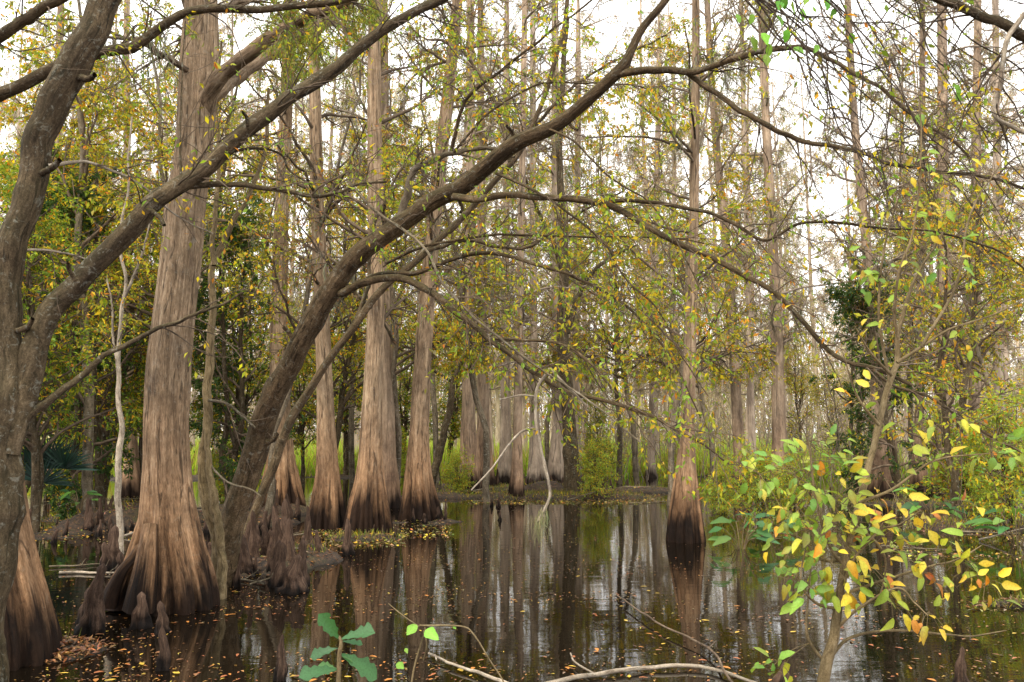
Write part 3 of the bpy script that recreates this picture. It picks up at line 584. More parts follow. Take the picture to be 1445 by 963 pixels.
hw_tree('twisted_sapling', 'thin twisted forked tree growing tight beside the massive pale cypress', ln('302 850 306 790 300 740 289 690 287 640 293 580 296 520 297 470 300 420 302 375 310 350 330 310 350 280 372 220 380 120', 8.7, 9.0, 20, 5),
 [(ln('302 375 300 340 306 280 308 210 306 150 312 60', 8.8, 9.0, 9, 4), Bd(tw=(14, 60, 300), L=(.3, .8))), (ln('312 855 313 800 308 740 300 690 294 650 292 600', 8.5, 8.72, 17, 8), Bd(tw=(0, 0, 0))), (ln('290 650 320 680 352 690 368 700', 8.7, 8.4, 4, 2), Bd(tw=(3, 8, 0), mat=M['greybark'])),
  (ln('294 565 320 570 345 590 360 604', 8.7, 8.6, 5, 3), Bd(tw=(3, 6, 0), mat=M['greybark']))], M['sapwood'])
hw_tree('pale_sapling', 'thin pale crooked sapling between left buttress and massive cypress', ln('170 780 168 700 166 650 172 600 168 560 166 510 172 450 176 400 170 340 180 260 186 160', 11.5, 11.5, 11, 3),
 [(ln('168 520 160 480 158 430 150 390', 11.5, 11.6, 5, 2), Bd(tw=(14, 80, 500), pal=PAL_YEL)), (ln('176 420 200 360 215 300', 11.5, 11.6, 5, 2), Bd(tw=(14, 80, 600), pal=PAL_YEL))], M['pale'])
hw_tree('forked_tree', 'dark forked bare tree standing behind the hanging twigs at centre', ln('806 690 806 640 802 580 797 520 794 450 795 390 796 330 790 250 792 150 800 20', 22, 22, 26, 8),
 [(ln('800 470 815 420 835 385 870 360 900 345', 22, 22.3, 10, 4), Bd(tw=(30, 160, 900), L=(.8, 2.2), leaf=(.06, .1))), (ln('795 390 780 340 760 300 740 250', 22, 21.5, 9, 4), Bd(tw=(30, 160, 900), L=(.8, 2.2), leaf=(.06, .1)))], M['hardwood'])
hw_tree('crooked_stem', 'short crooked dark stem leaning between two mid-distance cypresses', ln('606 696 622 630 634 580 640 540 652 500 648 450 655 400', 23, 23, 14, 5),
 [(ln('640 540 610 520 600 490 610 460', 23, 23, 5, 2), Bd(tw=(20, 90, 500), L=(.5, 1.3), leaf=(.06, .1)))], M['hardwood'])

# ------------------------------------------------------------ understory trees: kinds copied one by one
def bushy(name, h, rad, nl, leaf, pal, seed, cat='tree', stems=3, low=.12, tmat='hardwood', asp=.42, flat=1.):
    K = 16; P = []
    for s in range(stems):
        d = rng.normal(size=2)*.12*rad; z = np.linspace(-.15, h*rng.uniform(.8, 1), K)
        P.append(np.stack([d[0]*2*(z/h)+np.cumsum(rng.normal(size=K))*.025*h/4, d[1]*2*(z/h)+np.cumsum(rng.normal(size=K))*.025*h/4, z], -1))
    P = np.stack(P); R = np.broadcast_to(((.007 if stems == 1 else .010)*h+.01)*np.linspace(1, .2, K), (stems, K))
    root = empty(name, (0, 0, 0), 'x', cat)
    tr = MB(); tube(tr, P, R, 10); tr.build('trunk', M[tmat], root)
    l1, r1 = grow(P, R, 20*stems, (low, 1), (rad*.5, rad*1.1), (35, 75), 8, (0, 0, .1), .16, .1, .6)
    l2, r2 = grow(l1, r1, 110*stems, (.2, 1), (rad*.2, rad*.5), (30, 70), 6, (0, 0, 0), .2, .2, .6)
    l3, r3 = grow(l2, r2, 420*stems, (.1, 1), (.12*rad, .3*rad), (30, 60), 4, (0, 0, -.05), .2, .3, .6)
    mb = MB(); tube(mb, l1, r1, 5); tube(mb, l2, r2, 3); tube(mb, l3, r3, 3); mb.build('branches', M['twig'], root)
    mb = MB(); foliage(mb, l3, nl, leaf, pal, asp, .3, .8, 1.0); mb.build('foliage', M['leaf'], root)
    return root
K_ = {'green': bushy('understory_tree', 6, 1.7, 13000, (.06, .1), PAL_UND, 1, low=.22), 'dark': bushy('evergreen_tree', 7, 1.6, 15000, (.06, .1), PAL_DARK, 2, low=.15, stems=2),
      'yellow': bushy('understory_tree', 7.5, 2.0, 8000, (.06, .10), PAL_YEL, 3, low=.25, stems=2), 'shrub': bushy('shrub', 2.2, 1.2, 8000, (.05, .09), [(3, (.24, .36, .05)), (4, (.42, .47, .06)), (3, (.34, .48, .08)), (2, YE), (1, OR)], 4, 'shrub', low=.02),
      'thin': bushy('understory_tree', 9.5, 2.4, 8500, (.05, .09), [(3, YG), (2, GR), (2, YE), (1, OR), (2, OL)], 6, low=.3, stems=1, tmat='greybark')}
usedk = set()
U = [('green', 60, 14, 1.0, 'dense yellow-green understory tree just right of the foreground trunk'), ('dark', 125, 17, 1.1, 'tall dark evergreen behind the low bare limb at left'), ('green', 150, 20, 1.25, 'bushy green tree behind the pale crooked sapling'),
     ('yellow', 20, 17, 1.1, 'golden-leaved tree filling the gap above the left edge'), ('thin', 25, 16, 1.4, 'sparse tall tree at the upper left corner behind the foreground trunk'), ('thin', 135, 15, 1.35, 'sparse tall tree above the golden-green tree at left'), ('yellow', 235, 22, 1.7, 'tallest yellowing tree behind the top of the massive trunk'), ('dark', 330, 18, 1.0, 'dark evergreen between massive cypress and the leaning trunk'), ('green', 340, 23, 1.2, 'mid-green understory tree right of the massive cypress'),
     ('dark', 40, 21, 1.15, 'shaded evergreen deepest in the left corner'), ('green', 205, 25, 1.3, 'leafy tree rising behind the massive cypress trunk'), ('yellow', 110, 24, 1.4, 'yellowing tree towering over the left understory'),
     ('green', 430, 28, .9, 'low green tree behind the first two fluted cypresses'), ('green', 490, 31, 1.1, 'green tree seen left of the twin cypress'), ('yellow', 470, 24, 1.35, 'tall thin-leaved yellow-green tree above the fluted cypresses'),
     ('green', 570, 33, 1.0, 'olive understory tree glimpsed between twin and grey cypress'), ('green', 635, 33, .9, 'round green understory tree right of the grey leaning cypress'), ('thin', 560, 19, 1.15, 'airy yellow-green tree whose leaves cross the twin cypress'),
     ('thin', 690, 20, 1.2, 'airy leaved tree above the tall straight mid-distance cypress'), ('thin', 872, 27, 1.3, 'light leafy tree right of the forked dark tree'), ('thin', 900, 26, 1.3, 'airy olive tree behind the arching limbs right of centre'),
     ('green', 850, 26, .5, 'leafy bush-like tree at the right end of the mud bar'), ('dark', 1262, 20, .88, 'dark evergreen holly-like tree at right behind the sapling'),
     ('dark', 1205, 31, 1.1, 'distant dark evergreen with crown against the white sky'), ('yellow', 1340, 16, .95, 'yellow-leaved tree behind the fine twigs at right'),
     ('thin', 1420, 20, 1.1, 'sparse yellow tree at the right margin'), ('thin', 1010, 21, 1.1, 'sparse leaved tree around the left-leaning cypress'), ('thin', 380, 15, 1.0, 'sparse bright-leaved tree in front of the reddish cypress'),
     ('yellow', 1130, 38, .8, 'olive-gold tree low on the far bank at right'), ('yellow', 1180, 36, .6, 'small olive-gold tree by the far marsh'), ('thin', 770, 30, 1.3, 'airy tree high behind centre cypresses'), ('thin', 260, 16, 1.2, 'light leafed tree with sprays left of the massive trunk top'),
     ('yellow', 150, 19, 1.25, 'tall golden-green tree left of the massive trunk'), ('green', 95, 22, 1.5, 'big rounded green tree over the far left understory'), ('thin', 620, 24, 1.3, 'airy tree above the grey leaning cypress'), ('thin', 500, 27, 1.4, 'airy rusty-yellow tree high between the fluted cypresses'), ('thin', 940, 19, 1.1, 'light-leaved tree just left of the lone cypress'), ('thin', 1280, 26, 1.3, 'tall sparse tree above the holly-like evergreen'),
     ('shrub', 842, 21, .6, 'yellow-green shrub trailing into the water right of the mud bar'), ('shrub', 1065, 16, .7, 'bright green shrub in the water right of the lone cypress'),
     ('shrub', 1020, 17.5, .55, 'small bright shrub touching the lone cypress'), ('shrub', 1120, 19, .6, 'shrub behind the bright broad leaves at right'), ('shrub', 1345, 17, 1.0, 'shrub on the right shore with red-tinged leaves'), ('shrub', 1420, 14.5, 1.0, 'tangled shrub at the right edge of the water'),
     ('shrub', 645, 22.5, .55, 'low mound of trailing vine on the mud bar'), ('shrub', 560, 30, .8, 'shrub behind the twin cypress'), ('shrub', 100, 19, .8, 'shrub in the dark water at left'), ('shrub', 330, 22, .8, 'shrub behind the twisted sapling'), ('shrub', 950, 27, .6, 'shrub on far bank behind the lone cypress')]
GRP = {'green': 'green understory trees', 'dark': 'dark evergreen trees', 'yellow': 'yellow-leaved understory trees', 'thin': 'airy sparse-leaved trees', 'shrub': 'shrubs along the water'}
for kd, px, Yd, sc, lab in U:
    o = K_[kd]
    if kd in usedk: o = copy_tree(o)
    usedk.add(kd); p = at(px, 600, Yd); z = max(float(gz(np.array([p[0]]), np.array([Yd]))[0]), -.25)
    o.location = (p[0], Yd, z); o.rotation_euler = (0, 0, rng.uniform(0, 6.28)); o.scale = (sc,)*3; tag(o, lab, group=GRP[kd])

# ------------------------------------------------------------ marsh grass (stuff)
def blades(mb, n, x, y, h, wd, pal):
    z = gz(x, y); b = np.stack([x, y, z], -1); hh = rng.uniform(h[0], h[1], n)[:, None]
    d = nrm(rng.normal(size=(n, 3))*np.array([.35, .35, 0])+np.array([0, 0, 1.])); s = nrm(rng.normal(size=(n, 3))*np.array([1, 1, 0]))*wd*.5
    tip = b+d*hh+rng.normal(size=(n, 3))*np.array([.12, .12, 0])*hh
    mid_ = b+d*hh*.55
    V = np.stack([b-s, b+s, mid_+s*.8, mid_-s*.8, tip+s*.1, tip-s*.1], 1); i = np.arange(n)[:, None]*6
    Q = np.concatenate([i+np.array([[0, 1, 2, 3]]), i+np.array([[3, 2, 4, 5]])], 0)
    mb.add(V, Q, None, np.repeat(pick(pal, n), 6, 0)); return mb
PG = [(6, (.42, .60, .06)), (3, (.28, .44, .05)), (2, (.50, .54, .10)), (3, (.46, .38, .18)), (1.5, (.40, .26, .10)), (1, (.3, .24, .09))]
n = 60000; y = 31+rng.uniform(0, 1, n)**1.4*45; x = rng.uniform(-.75, .75, n)*y
tag(blades(MB(), n, x, y, (.35, 1.2), .05, PG).build('marsh_grass', M['leaf']), 'bright green marsh grass and ferns covering the far bank', 'grass', kind='stuff')
n = 2000; y = rng.uniform(28, 46, n); x = rng.uniform(-.72, .72, n)*y; kx = (fbm(x, y, .5, 77)+.6*(x > 3)-.8*(x < 1) > .1); x, y = x[kx], y[kx]; n = len(x)
P = np.stack([x, y, np.maximum(gz(x, y), -.1)], -1)[:, None]+np.cumsum(np.concatenate([np.zeros((n, 1, 3)), np.array([0, 0, 1.])*rng.uniform(.3, .75, n)[:, None, None]+rng.normal(size=(n, 5, 3))*.16], 1), 1); R = np.full((n, 6), .011)*np.linspace(1.3, .5, 6)
l2, r2 = grow(P, R, n*3, (.2, 1), (.4, 1.1), (25, 60), 4, (0, 0, .1), .2, .1, .7, r0=.005); mb = MB(); tube(mb, P, R, 4); tube(mb, l2, r2, 3)
bo = tag(mb.build('brush', M['hazed_twig']), 'tangled pale brush of thin stems with olive and rusty leaves along the far bank', 'brush', kind='stuff')
foliage(MB(), l2, n*11, (.07, .13), [(3, OL), (3, YG), (2, RU), (1, YE), (2, TAN), (1, GR)], .4, .3, .7, 1.1).build('foliage', M['leaf'], bo)
mb = MB(); xs, ys = [], []
for a, b, rx, ry, nn in ((500, 762, .9, .35, 500), (800, 702, 3.0, .8, 2600), (690, 690, 2.0, 1.4, 1500), (900, 690, 2.0, .8, 1400), (1390, 750, 1.5, 1.1, 1500), (1330, 712, 1.8, 1.2, 1200), (1432, 858, .45, .15, 160), (120, 735, 1.4, 1.2, 500), (430, 790, .3, .3, 70), (90, 905, .3, .2, 20)):
    c = gp(a, b); xs.append(c[0]+rng.normal(size=nn)*rx*.6); ys.append(c[1]+rng.normal(size=nn)*ry*.6)
x = np.concatenate(xs); y = np.concatenate(ys); kx = gz(x, y) > -.04; x, y = x[kx], y[kx]
tag(blades(mb, len(x), x, y, (.02, .12), .014, [(2, (.28, .30, .05)), (2, (.16, .22, .04)), (3, (.16, .15, .04)), (1, YE), (3, (.28, .2, .1))]).build('mud_bar_plants', M['leaf']), 'short mixed weeds and grass sprouting along the mud bars', 'ground cover', kind='stuff')

# duckweed mats and floating debris
def flat_leaves(mb, x, y, z, L, W, pal):
    n = len(x); a = rng.uniform(0, 6.28, n); d = np.stack([np.cos(a), np.sin(a), rng.normal(size=n)*.03], -1)
    leaf_quads(mb, np.stack([x, y, np.full(n, z)+rng.uniform(0, .003, n)], -1), d, np.tile([0, 0, 1.], (n, 1))+rng.normal(size=(n, 3))*.04, L, W, pick(pal, n, .3)); return mb
PL = [(4, (.30, .13, .04)), (3, (.17, .08, .035)), (2, (.42, .21, .05)), (1.5, (.48, .34, .06)), (2, (.22, .15, .09))]
xs, ys = [], []
for px0, px1, py0, py1, nn in ((0, 1445, 700, 963, 6500), (380, 900, 730, 850, 2600), (0, 220, 840, 963, 700), (600, 900, 700, 730, 900), (250, 450, 760, 860, 700)):
    a = rng.uniform(px0, px1, nn); b = py0+(py1-py0)*rng.uniform(0, 1, nn); g = np.array([gp(u, v_) for u, v_ in zip(a, b)]); xs.append(g[:, 0]); ys.append(g[:, 1])
x = np.concatenate(xs)+rng.normal(size=sum(map(len, xs)))*.1; y = np.concatenate(ys)
k = (fbm(x, y*1.6, 1.6, 12)+rng.normal(size=len(x))*.32 > -.06) & (gz(x, y) < 0); x, y = x[k], y[k]
L = rng.uniform(.012, .04, len(x)); tag(flat_leaves(MB(), x, y, .004, L, L*rng.uniform(.25, .6, len(x)), PL).build('leaf_litter', M['litter']), 'fine scatter of small brown leaf debris floating over the water', 'leaf litter', kind='stuff')
xs, ys = [], []
for px0, px1, py0, py1, nn in ((430, 570, 752, 772, 1300), (610, 960, 690, 712, 7000), (0, 250, 700, 770, 3000), (430, 640, 735, 760, 1200), (1370, 1480, 848, 862, 500), (1250, 1480, 700, 790, 3500), (330, 440, 780, 810, 800), (960, 1250, 690, 715, 1500)):
    a = rng.uniform(px0, px1, nn); b = rng.uniform(py0, py1, nn); g = np.array([gp(u, v_) for u, v_ in zip(a, b)]); xs.append(g[:, 0]); ys.append(g[:, 1])
x = np.concatenate(xs); y = np.concatenate(ys); k = (fbm(x, y, 1.1, 31)+rng.normal(size=len(x))*.25 > -.05); x, y = x[k], y[k]
zz = np.maximum(gz(x, y), 0)+.01; n = len(x); a = rng.uniform(0, 6.28, n); d = np.stack([np.cos(a), np.sin(a), rng.normal(size=n)*.25], -1); L = rng.uniform(.03, .08, n)
tag(leaf_quads(MB(), np.stack([x, y, zz], -1), d, np.tile([0, 0, 1.], (n, 1))+rng.normal(size=(n, 3))*.35, L, L*.4, pick([(2, (.26, .28, .04)), (3, (.16, .16, .04)), (3, (.26, .18, .09)), (3, (.24, .12, .05)), (1, YE), (.7, OR)], n, .3)).build('floating_weed', M['litter']), 'yellow-green floating weed and trapped leaves along the mud bars', 'ground cover', kind='stuff')
# litter lying on the mud
c = gp(40, 925)
n = 36000; a = np.concatenate([rng.uniform(-20, 1445, n-6000), rng.uniform(-20, 450, 4000), rng.uniform(-10, 130, 2000)]); b = rng.uniform(690, 963, n); b[-2000:] = rng.uniform(880, 963, 2000); g = np.array([gp(u, v_) for u, v_ in zip(a, b)]); zg = gz(g[:, 0], g[:, 1]); k = zg > -.01; g = g[k]; zg = zg[k]; n = len(g)
d = rng.normal(size=(n, 3))*np.array([1, 1, .25]); L = rng.uniform(.03, .075, n)
tag(leaf_quads(MB(), np.stack([g[:, 0], g[:, 1], zg+.012], -1), d, np.tile([0, 0, 1.], (n, 1))+rng.normal(size=(n, 3))*.3, L, L*.35, pick([(4, (.26, .11, .04)), (4, (.14, .07, .03)), (2, (.38, .18, .05))], n, .3)).build('mud_litter', M['litter']), 'rusty leaf and needle litter covering the mud bars', 'leaf litter', kind='stuff')
c = gp(40, 925); n = 2500; x = c[0]+rng.normal(size=n)*.3; y = c[1]+rng.normal(size=n)*.22; L = rng.uniform(.03, .09, n)
# bigger leaves: individuals
kinds = []
for cname, cc in (('orange', (.50, .20, .035)), ('yellow', (.62, .42, .05)), ('brown', (.26, .12, .05)), ('red-brown', (.36, .12, .04))):
    for s in range(2):
        mb = MB(); leaf_full(mb, np.zeros((1, 3)), np.array([[1., 0, .0]]), np.array([[0, 0, 1.]]), .06, .024+.008*s, np.array([cc]), .08); V = mb.V[0]; V[:, 0] -= .03; V[:, 2] = V[:, 2]*.4; V[:, 2] -= V[:, 2].min()
        kinds.append((cname, mb.mesh('floating_leaf', M['litter'])))
made = 0
while made < 290:
    a = rng.uniform(0, 1445) if rng.random() < .6 else rng.uniform(0, 620); b = 770+193*rng.random()**.8; g = gp(a, b)
    if gz(np.array([g[0]]), np.array([g[1]]))[0] > -.02: continue
    if fbm(np.array([g[0]]), np.array([g[1]*1.6]), 1.6, 12)[0] < -.35: continue
    nm, me = kinds[int(rng.choice(8, p=np.array([3, 3, 1.5, 1.5, 2, 2, 1.5, 1.5])/16.))]
    o = bpy.data.objects.new('floating_leaf', me); COL.objects.link(o); s = rng.uniform(.55, 1.25); o.scale = (s, s*rng.uniform(.7, 1.1), s); o.location = (g[0], g[1], .008); o.rotation_euler = (0, 0, rng.uniform(0, 6.28))
    reg = 'left' if a < 480 else ('middle' if a < 960 else 'right')
    tag(o, 'single %s fallen leaf lying on the dark water, %s foreground' % (nm, reg), 'leaf', '%s leaves floating on the near water at %s' % (nm, reg)); made += 1

# ------------------------------------------------------------ cypress knees
def knee_mesh(h, r, seed, lean=.1):
    K, S = 34, 30; rr = np.random.default_rng(seed); t = np.linspace(0, 1, K); z = -.25+(h+.25)*t; q = np.clip(z/h, 0, 1)
    R = r*(.30+.70*(1-q)**1.25)+r*.06*np.sin(q*14+seed)
    R = R*np.sqrt(np.clip((1-t)/.06, 0, 1)); R = np.maximum(R, .001)
    P = np.stack([lean*h*q**2*np.cos(seed)+.08*r*np.sin(q*9+seed), lean*h*q**2*np.sin(seed)+.08*r*np.sin(q*7), z], -1)[None]
    a = np.linspace(0, 2*np.pi, S, endpoint=False)[None]; zz = z[:, None]
    md = 1+(.22*(1-q[:, None])+.05)*np.sin(a*(3+seed % 3)+seed+.8*np.sin(zz*6))+.09*np.sin(a*7+zz*22+seed)+.05*np.sin(a*11-zz*40)+.05*np.sin(zz*60+a*2)+.07*np.sin(zz*33+a*4+seed)*np.sin(a*2+zz*15)
    mb = MB(); tube(mb, P, R[None], S, md[None, :, :, None]); return mb.mesh('cypress_knee', M['knee'])
def knee(px, py, top, wpx, lab, grp='cypress knees around the trunks', seed=0):
    g = gp(px, py); Yd = g[1]; h = at(px, top, Yd)[2]; me = knee_mesh(h, wpx*.5*Yd/F, seed)
    o = bpy.data.objects.new('cypress_knee', me); COL.objects.link(o); o.location = g; tag(o, lab, 'cypress knee', grp)
for k, a in enumerate([(130, 893, 795, 34, 'tallest pointed cypress knee in open water left of the massive trunk'), (118, 880, 838, 18, 'blunt knee attached to the left side of the tallest pointed knee'), (198, 886, 836, 26, 'knee rising against the front left foot of massive cypress'),
    (228, 893, 848, 20, 'slim pointed knee in front of the massive cypress'), (231, 945, 882, 19, 'nearest slim knee below the massive cypress'), (396, 960, 893, 17, 'lone thin knee at the bottom left of the oak seedling'), (1355, 975, 912, 20, 'pointed knee at the bottom right corner'),
    (1107, 985, 935, 34, 'stubby knee at the foot of the yellow-leaved sapling'), (158, 800, 742, 22, 'tall pale-tipped knee behind the massive cypress root'), (148, 805, 765, 18, 'short knee left of the pale-tipped knee'), (172, 812, 778, 20, 'knee squeezed beside the arched root'),
    (694, 715, 703, 5, 'tiny dark knee in the water off the mud bar'), (703, 716, 701, 6, 'second tiny knee off the mud bar, slightly right'), (413, 836, 783, 34, 'thick ragged knee at the front right of the knee cluster'), (424, 826, 762, 20, 'narrow knee behind the thick ragged one'),
    (362, 786, 738, 16, 'slim upright knee at the centre of knee cluster'), (345, 812, 752, 24, 'reddish knee next to the foot of leaning trunk'), (58, 845, 812, 12, 'small dark knee beside the left buttress'), (42, 800, 755, 14, 'knee behind the left buttress')]): knee(*a, seed=k)
kp = [knee_mesh(.42, .075, 100+s, .06) for s in range(6)]
def kcl(n, px, py, sx, sy, lab, grp, hs=(.6, 1.5)):
    c = gp(px, py)
    for i in range(n):
        x = c[0]+rng.normal()*sx; y = c[1]+rng.normal()*sy
        o = bpy.data.objects.new('cypress_knee', kp[int(rng.integers(0, 6))]); COL.objects.link(o); s = rng.uniform(*hs)*1.35
        o.location = (x, y, max(0, float(gz(np.array([x]), np.array([y]))[0]))-.03); o.scale = (s*rng.uniform(.4, .85), s*rng.uniform(.4, .85), s*rng.uniform(.5, .95)); o.rotation_euler = (rng.normal()*.08, rng.normal()*.08, rng.uniform(0, 6.28)); tag(o, lab, 'cypress knee', grp)
kcl(36, 380, 800, .36, .65, 'brown knee packed in the crowd right of the leaning trunk foot', 'crowded knees right of the leaning trunk')
kcl(14, 355, 745, .5, .9, 'small knee on the mud behind the leaning trunk foot', 'knees behind the leaning trunk')
kcl(36, 110, 755, .9, 1.3, 'dark knee on the shaded mudflat left of the massive cypress', 'knees on the left mudflat', (.4, 1.1))
kcl(16, 400, 726, .55, .5, 'knee ringing the reddish cypress foot', 'knees round the reddish cypress', (.5, 1.1))
kcl(14, 606, 735, .5, .25, 'knee clustered at the grey cypress foot', 'knees round the grey cypress', (.3, .8))
kcl(12, 515, 758, .5, .2, 'low knee in front of the twin cypress', 'knees round the twin cypress', (.2, .5))
kcl(30, 760, 688, 1.4, .6, 'knee on the mud bar behind the water at centre', 'knees on the mud bar', (.5, 1.3))
kcl(12, 1300, 700, 1.6, .8, 'knee along the right shore', 'knees on the right shore', (.4, 1.))

# ------------------------------------------------------------ near plants
def stem_part(pts, mat, parent, K=40, S=10, name='stem'):
    P, R = limb(pts, K, .006); return part_bark(name, P, R, S, mat, parent), P, R
GZN = lambda x, y: float(gz(np.array([x]), np.array([y]))[0])
sp0 = at(1160, 963, 3.35); bz = GZN(sp0[0]-.03, 3.35)
root = empty('sapling', (sp0[0]-.06, 3.35, bz), 'slender sapling with large yellow and green leaves in right foreground', 'sapling')
def pz(px, Yd, z): # pixel row of a height
    lo, hi = -2000, 4000
    for _ in range(50):
        md = (lo+hi)/2
        if at(px, md, Yd)[2] > z: lo = md
        else: hi = md
    return md
st_pts = [(1148, pz(1148, 3.35, bz-.05), 3.35, 22), (1160, 985, 3.35, 17), (1178, 890, 3.35, 13), (1186, 830, 3.35, 11), (1198, 770, 3.36, 10), (1212, 710, 3.4, 10), (1228, 650, 3.45, 9), (1240, 600, 3.5, 9), (1258, 530, 3.55, 8), (1266, 512, 3.6, 8), (1268, 470, 3.6, 6), (1285, 410, 3.6, 5), (1305, 370, 3.6, 4), (1330, 330, 3.6, 3)]
_, SP, SR = stem_part(st_pts, M['sapwood'], root, 90, 18)
sb = []
for s in ['1266 512 1300 490 1340 465 1400 445 1450 420', '1268 480 1262 440 1270 380 1290 320 1300 200 1290 60', '1192 800 1170 770 1150 700 1142 630 1130 600', '1200 765 1180 720 1150 690 1120 670', '1195 790 1160 790 1130 760 1100 752', '1186 840 1215 830 1260 815 1310 800 1350 790 1385 770',
          '1188 830 1205 790 1240 750 1270 740 1300 720', '1182 860 1150 850 1130 820 1140 760', '1205 740 1240 770 1250 800 1240 850', '1178 890 1210 860 1265 830 1290 850 1310 870', '1170 930 1200 900 1260 890 1330 895 1370 898 1420 890', '1168 940 1140 900 1140 850 1145 800', '1240 600 1210 560 1190 500', '1258 530 1230 500 1205 460', '1212 710 1260 690 1320 650 1400 640',
          '1255 540 1240 440 1250 340 1275 260', '1300 490 1350 400 1370 300 1420 220']:
    _, P, R = stem_part(ln(s, 3.36, 3.3+rng.uniform(-.25, .3), 5, 1.5), M['sapwood'], root, 30, 7, 'branch'); sb.append(P)
# leaf clusters: px, py, spread, n, palette index
CL = [(1080, 680, 40, 9, 0), (1125, 655, 45, 14, 0), (1170, 640, 30, 8, 0), (1150, 700, 45, 14, 0), (1100, 720, 30, 8, 0), (1190, 690, 35, 9, 1), (1140, 745, 45, 14, 1), (1190, 745, 40, 14, 1), (1180, 790, 45, 14, 1), (1130, 770, 35, 8, 0), (1215, 800, 35, 9, 1), (1120, 820, 30, 8, 0),
      (1190, 830, 30, 6, 1), (1150, 810, 30, 6, 0), (1250, 740, 40, 8, 1), (1270, 765, 35, 6, 1), (1240, 700, 40, 7, 2), (1245, 850, 30, 5, 2), (1250, 830, 18, 3, 2), (1300, 870, 20, 4, 2), (1310, 800, 28, 6, 2), (1345, 780, 30, 5, 1), (1345, 830, 24, 4, 2), (1380, 800, 20, 4, 2), (1390, 825, 22, 4, 2), (1345, 735, 30, 4, 1),
      (1095, 940, 18, 6, 0), (1270, 740, 25, 4, 2), (1400, 650, 30, 7, 0), (1420, 620, 30, 6, 0), (1210, 380, 30, 6, 0), (1240, 390, 30, 6, 0), (1290, 360, 40, 9, 0), (1340, 365, 40, 9, 0), (1310, 240, 60, 8, 1), (1290, 310, 50, 8, 1), (1240, 455, 30, 5, 1), (1310, 590, 35, 6, 1), (1290, 640, 35, 6, 1), (1360, 470, 40, 6, 1), (1230, 560, 30, 4, 2)]
PS = [[(5, (.22, .38, .06)), (3, (.15, .30, .055)), (1.5, (.40, .46, .06))], [(5, (.24, .36, .05)), (3, (.44, .46, .05)), (1.6, (.60, .48, .05)), (.25, (.45, .18, .05))], [(1, (.40, .38, .06)), (4, (.62, .50, .06)), (.4, (.5, .22, .05)), (2, (.26, .36, .05))]]
allb = np.concatenate([catmull(b[0], 30)[None] for b in sb]).reshape(-1, 3)
pos, dr, colr, LL = [], [], [], []; tp, tr_ = [], []
for px, py, sp_, n, k in CL:
    n = int(n*2.0)
    c = at(px, py, 3.33); j = np.argmin(np.linalg.norm(allb-c, axis=1)); s0 = allb[j]
    for q in range(2):
        e = c+rng.normal(size=3)*sp_*3.3/F*.5; mid_ = (s0+e)/2+np.array([0, 0, .015]); tp.append(catmull([s0, mid_, e], 8))
    tw = tp[-2:]
    for i in range(n):
        p_ = c+np.clip(rng.normal(size=3), -1.6, 1.6)*sp_*3.33/F*np.array([.62, .9, .55])
        t_ = min(tw, key=lambda w: np.linalg.norm(w-p_, axis=1).min()); a0 = t_[np.argmin(np.linalg.norm(t_-p_, axis=1))]
        tp.append(catmull([a0, (a0+p_)/2+np.array([0, 0, .008]), p_], 8))
        pos.append(p_); d = p_-a0; dr.append(nrm(nrm(d)+rng.normal(size=3)*.5+np.array([0, -.1, -.15]))); colr.append(pick(PS[k], 1, .12)[0]); LL.append(rng.uniform(.034, .072) if py > 560 else rng.uniform(.03, .06))
pos, dr, colr, LL = map(np.array, (pos, dr, colr, LL)); n = len(pos)
nr = nrm(np.tile([0, -.75, .8], (n, 1))+rng.normal(size=(n, 3))*.45)
tp = np.stack(tp); tube(MB(), tp, np.full(tp.shape[:2], .0011), 4).build('twigs', M['sapwood'], root)
leaf_full(MB(), pos, dr, nr, LL, LL*rng.uniform(.42, .56, n), colr, .42, colr*np.where(rng.random((n, 1)) < .3, np.array([[1.2, .6, .5]]), np.array([[1.25, 1.1, .9]]))).build('foliage', M['bigleaf'], root)

# oak seedling, vine, second shoots
def shoot(name, px, Yd, toppy, lab, cat, leaves, mat='sapwood', w=8, lobed=.12, L=(.12, .17), pal=None, asp=.42):
    z = GZN(at(px, 900, Yd)[0], Yd); base = at(px, 900, Yd); base[2] = z; r_ = empty(name, base, lab, cat)
    _, P, R = stem_part([(px-2, pz(px, Yd, z-.03), Yd, w), (px, 960, Yd, w*.8), (px+3, 910, Yd, w*.7), (px, toppy, Yd, w*.5)], M[mat], r_, 40, 8)
    ps, ds, nn, lls = [], [], [], []
    for a, b, ex, ey, l in leaves:
        s = at(a, b, Yd); e = at(ex, ey, Yd-rng.uniform(-.05, .1)); ps.append(s); ds.append(e-s); lls.append(np.linalg.norm(e-s)); nn.append(nrm(np.array([0, -.55, .8])+rng.normal(size=3)*.2))
    ps, ds, nn, lls = map(np.array, (ps, ds, nn, lls)); c = pick(pal or [(1, (.10, .22, .07)), (1, (.13, .26, .07))], len(ps), .1)
    leaf_full(MB(), ps, ds, nn, lls, lls*asp, c, .15, None, lobed).build('foliage', M['bigleaf'], r_); return r_
shoot('oak_seedling', 478, 2.75, 898, 'broad-leaved green seedling at bottom edge left of centre', 'seedling',
      [(479, 903, 452, 868, 0), (480, 903, 527, 890, 0), (480, 905, 512, 908, 0), (477, 915, 436, 924, 0), (478, 922, 538, 952, 0), (478, 945, 425, 948, 0), (477, 945, 450, 938, 0), (480, 925, 500, 930, 0), (478, 965, 520, 985, 0), (477, 970, 440, 990, 0)], asp=.42, pal=[(1, (.055, .15, .055)), (1, (.085, .20, .06))], lobed=.16)
vr = empty('vine', at(596, 1010, 3.4), 'thin trailing vine with three small bright leaves above the bottom edge', 'vine')
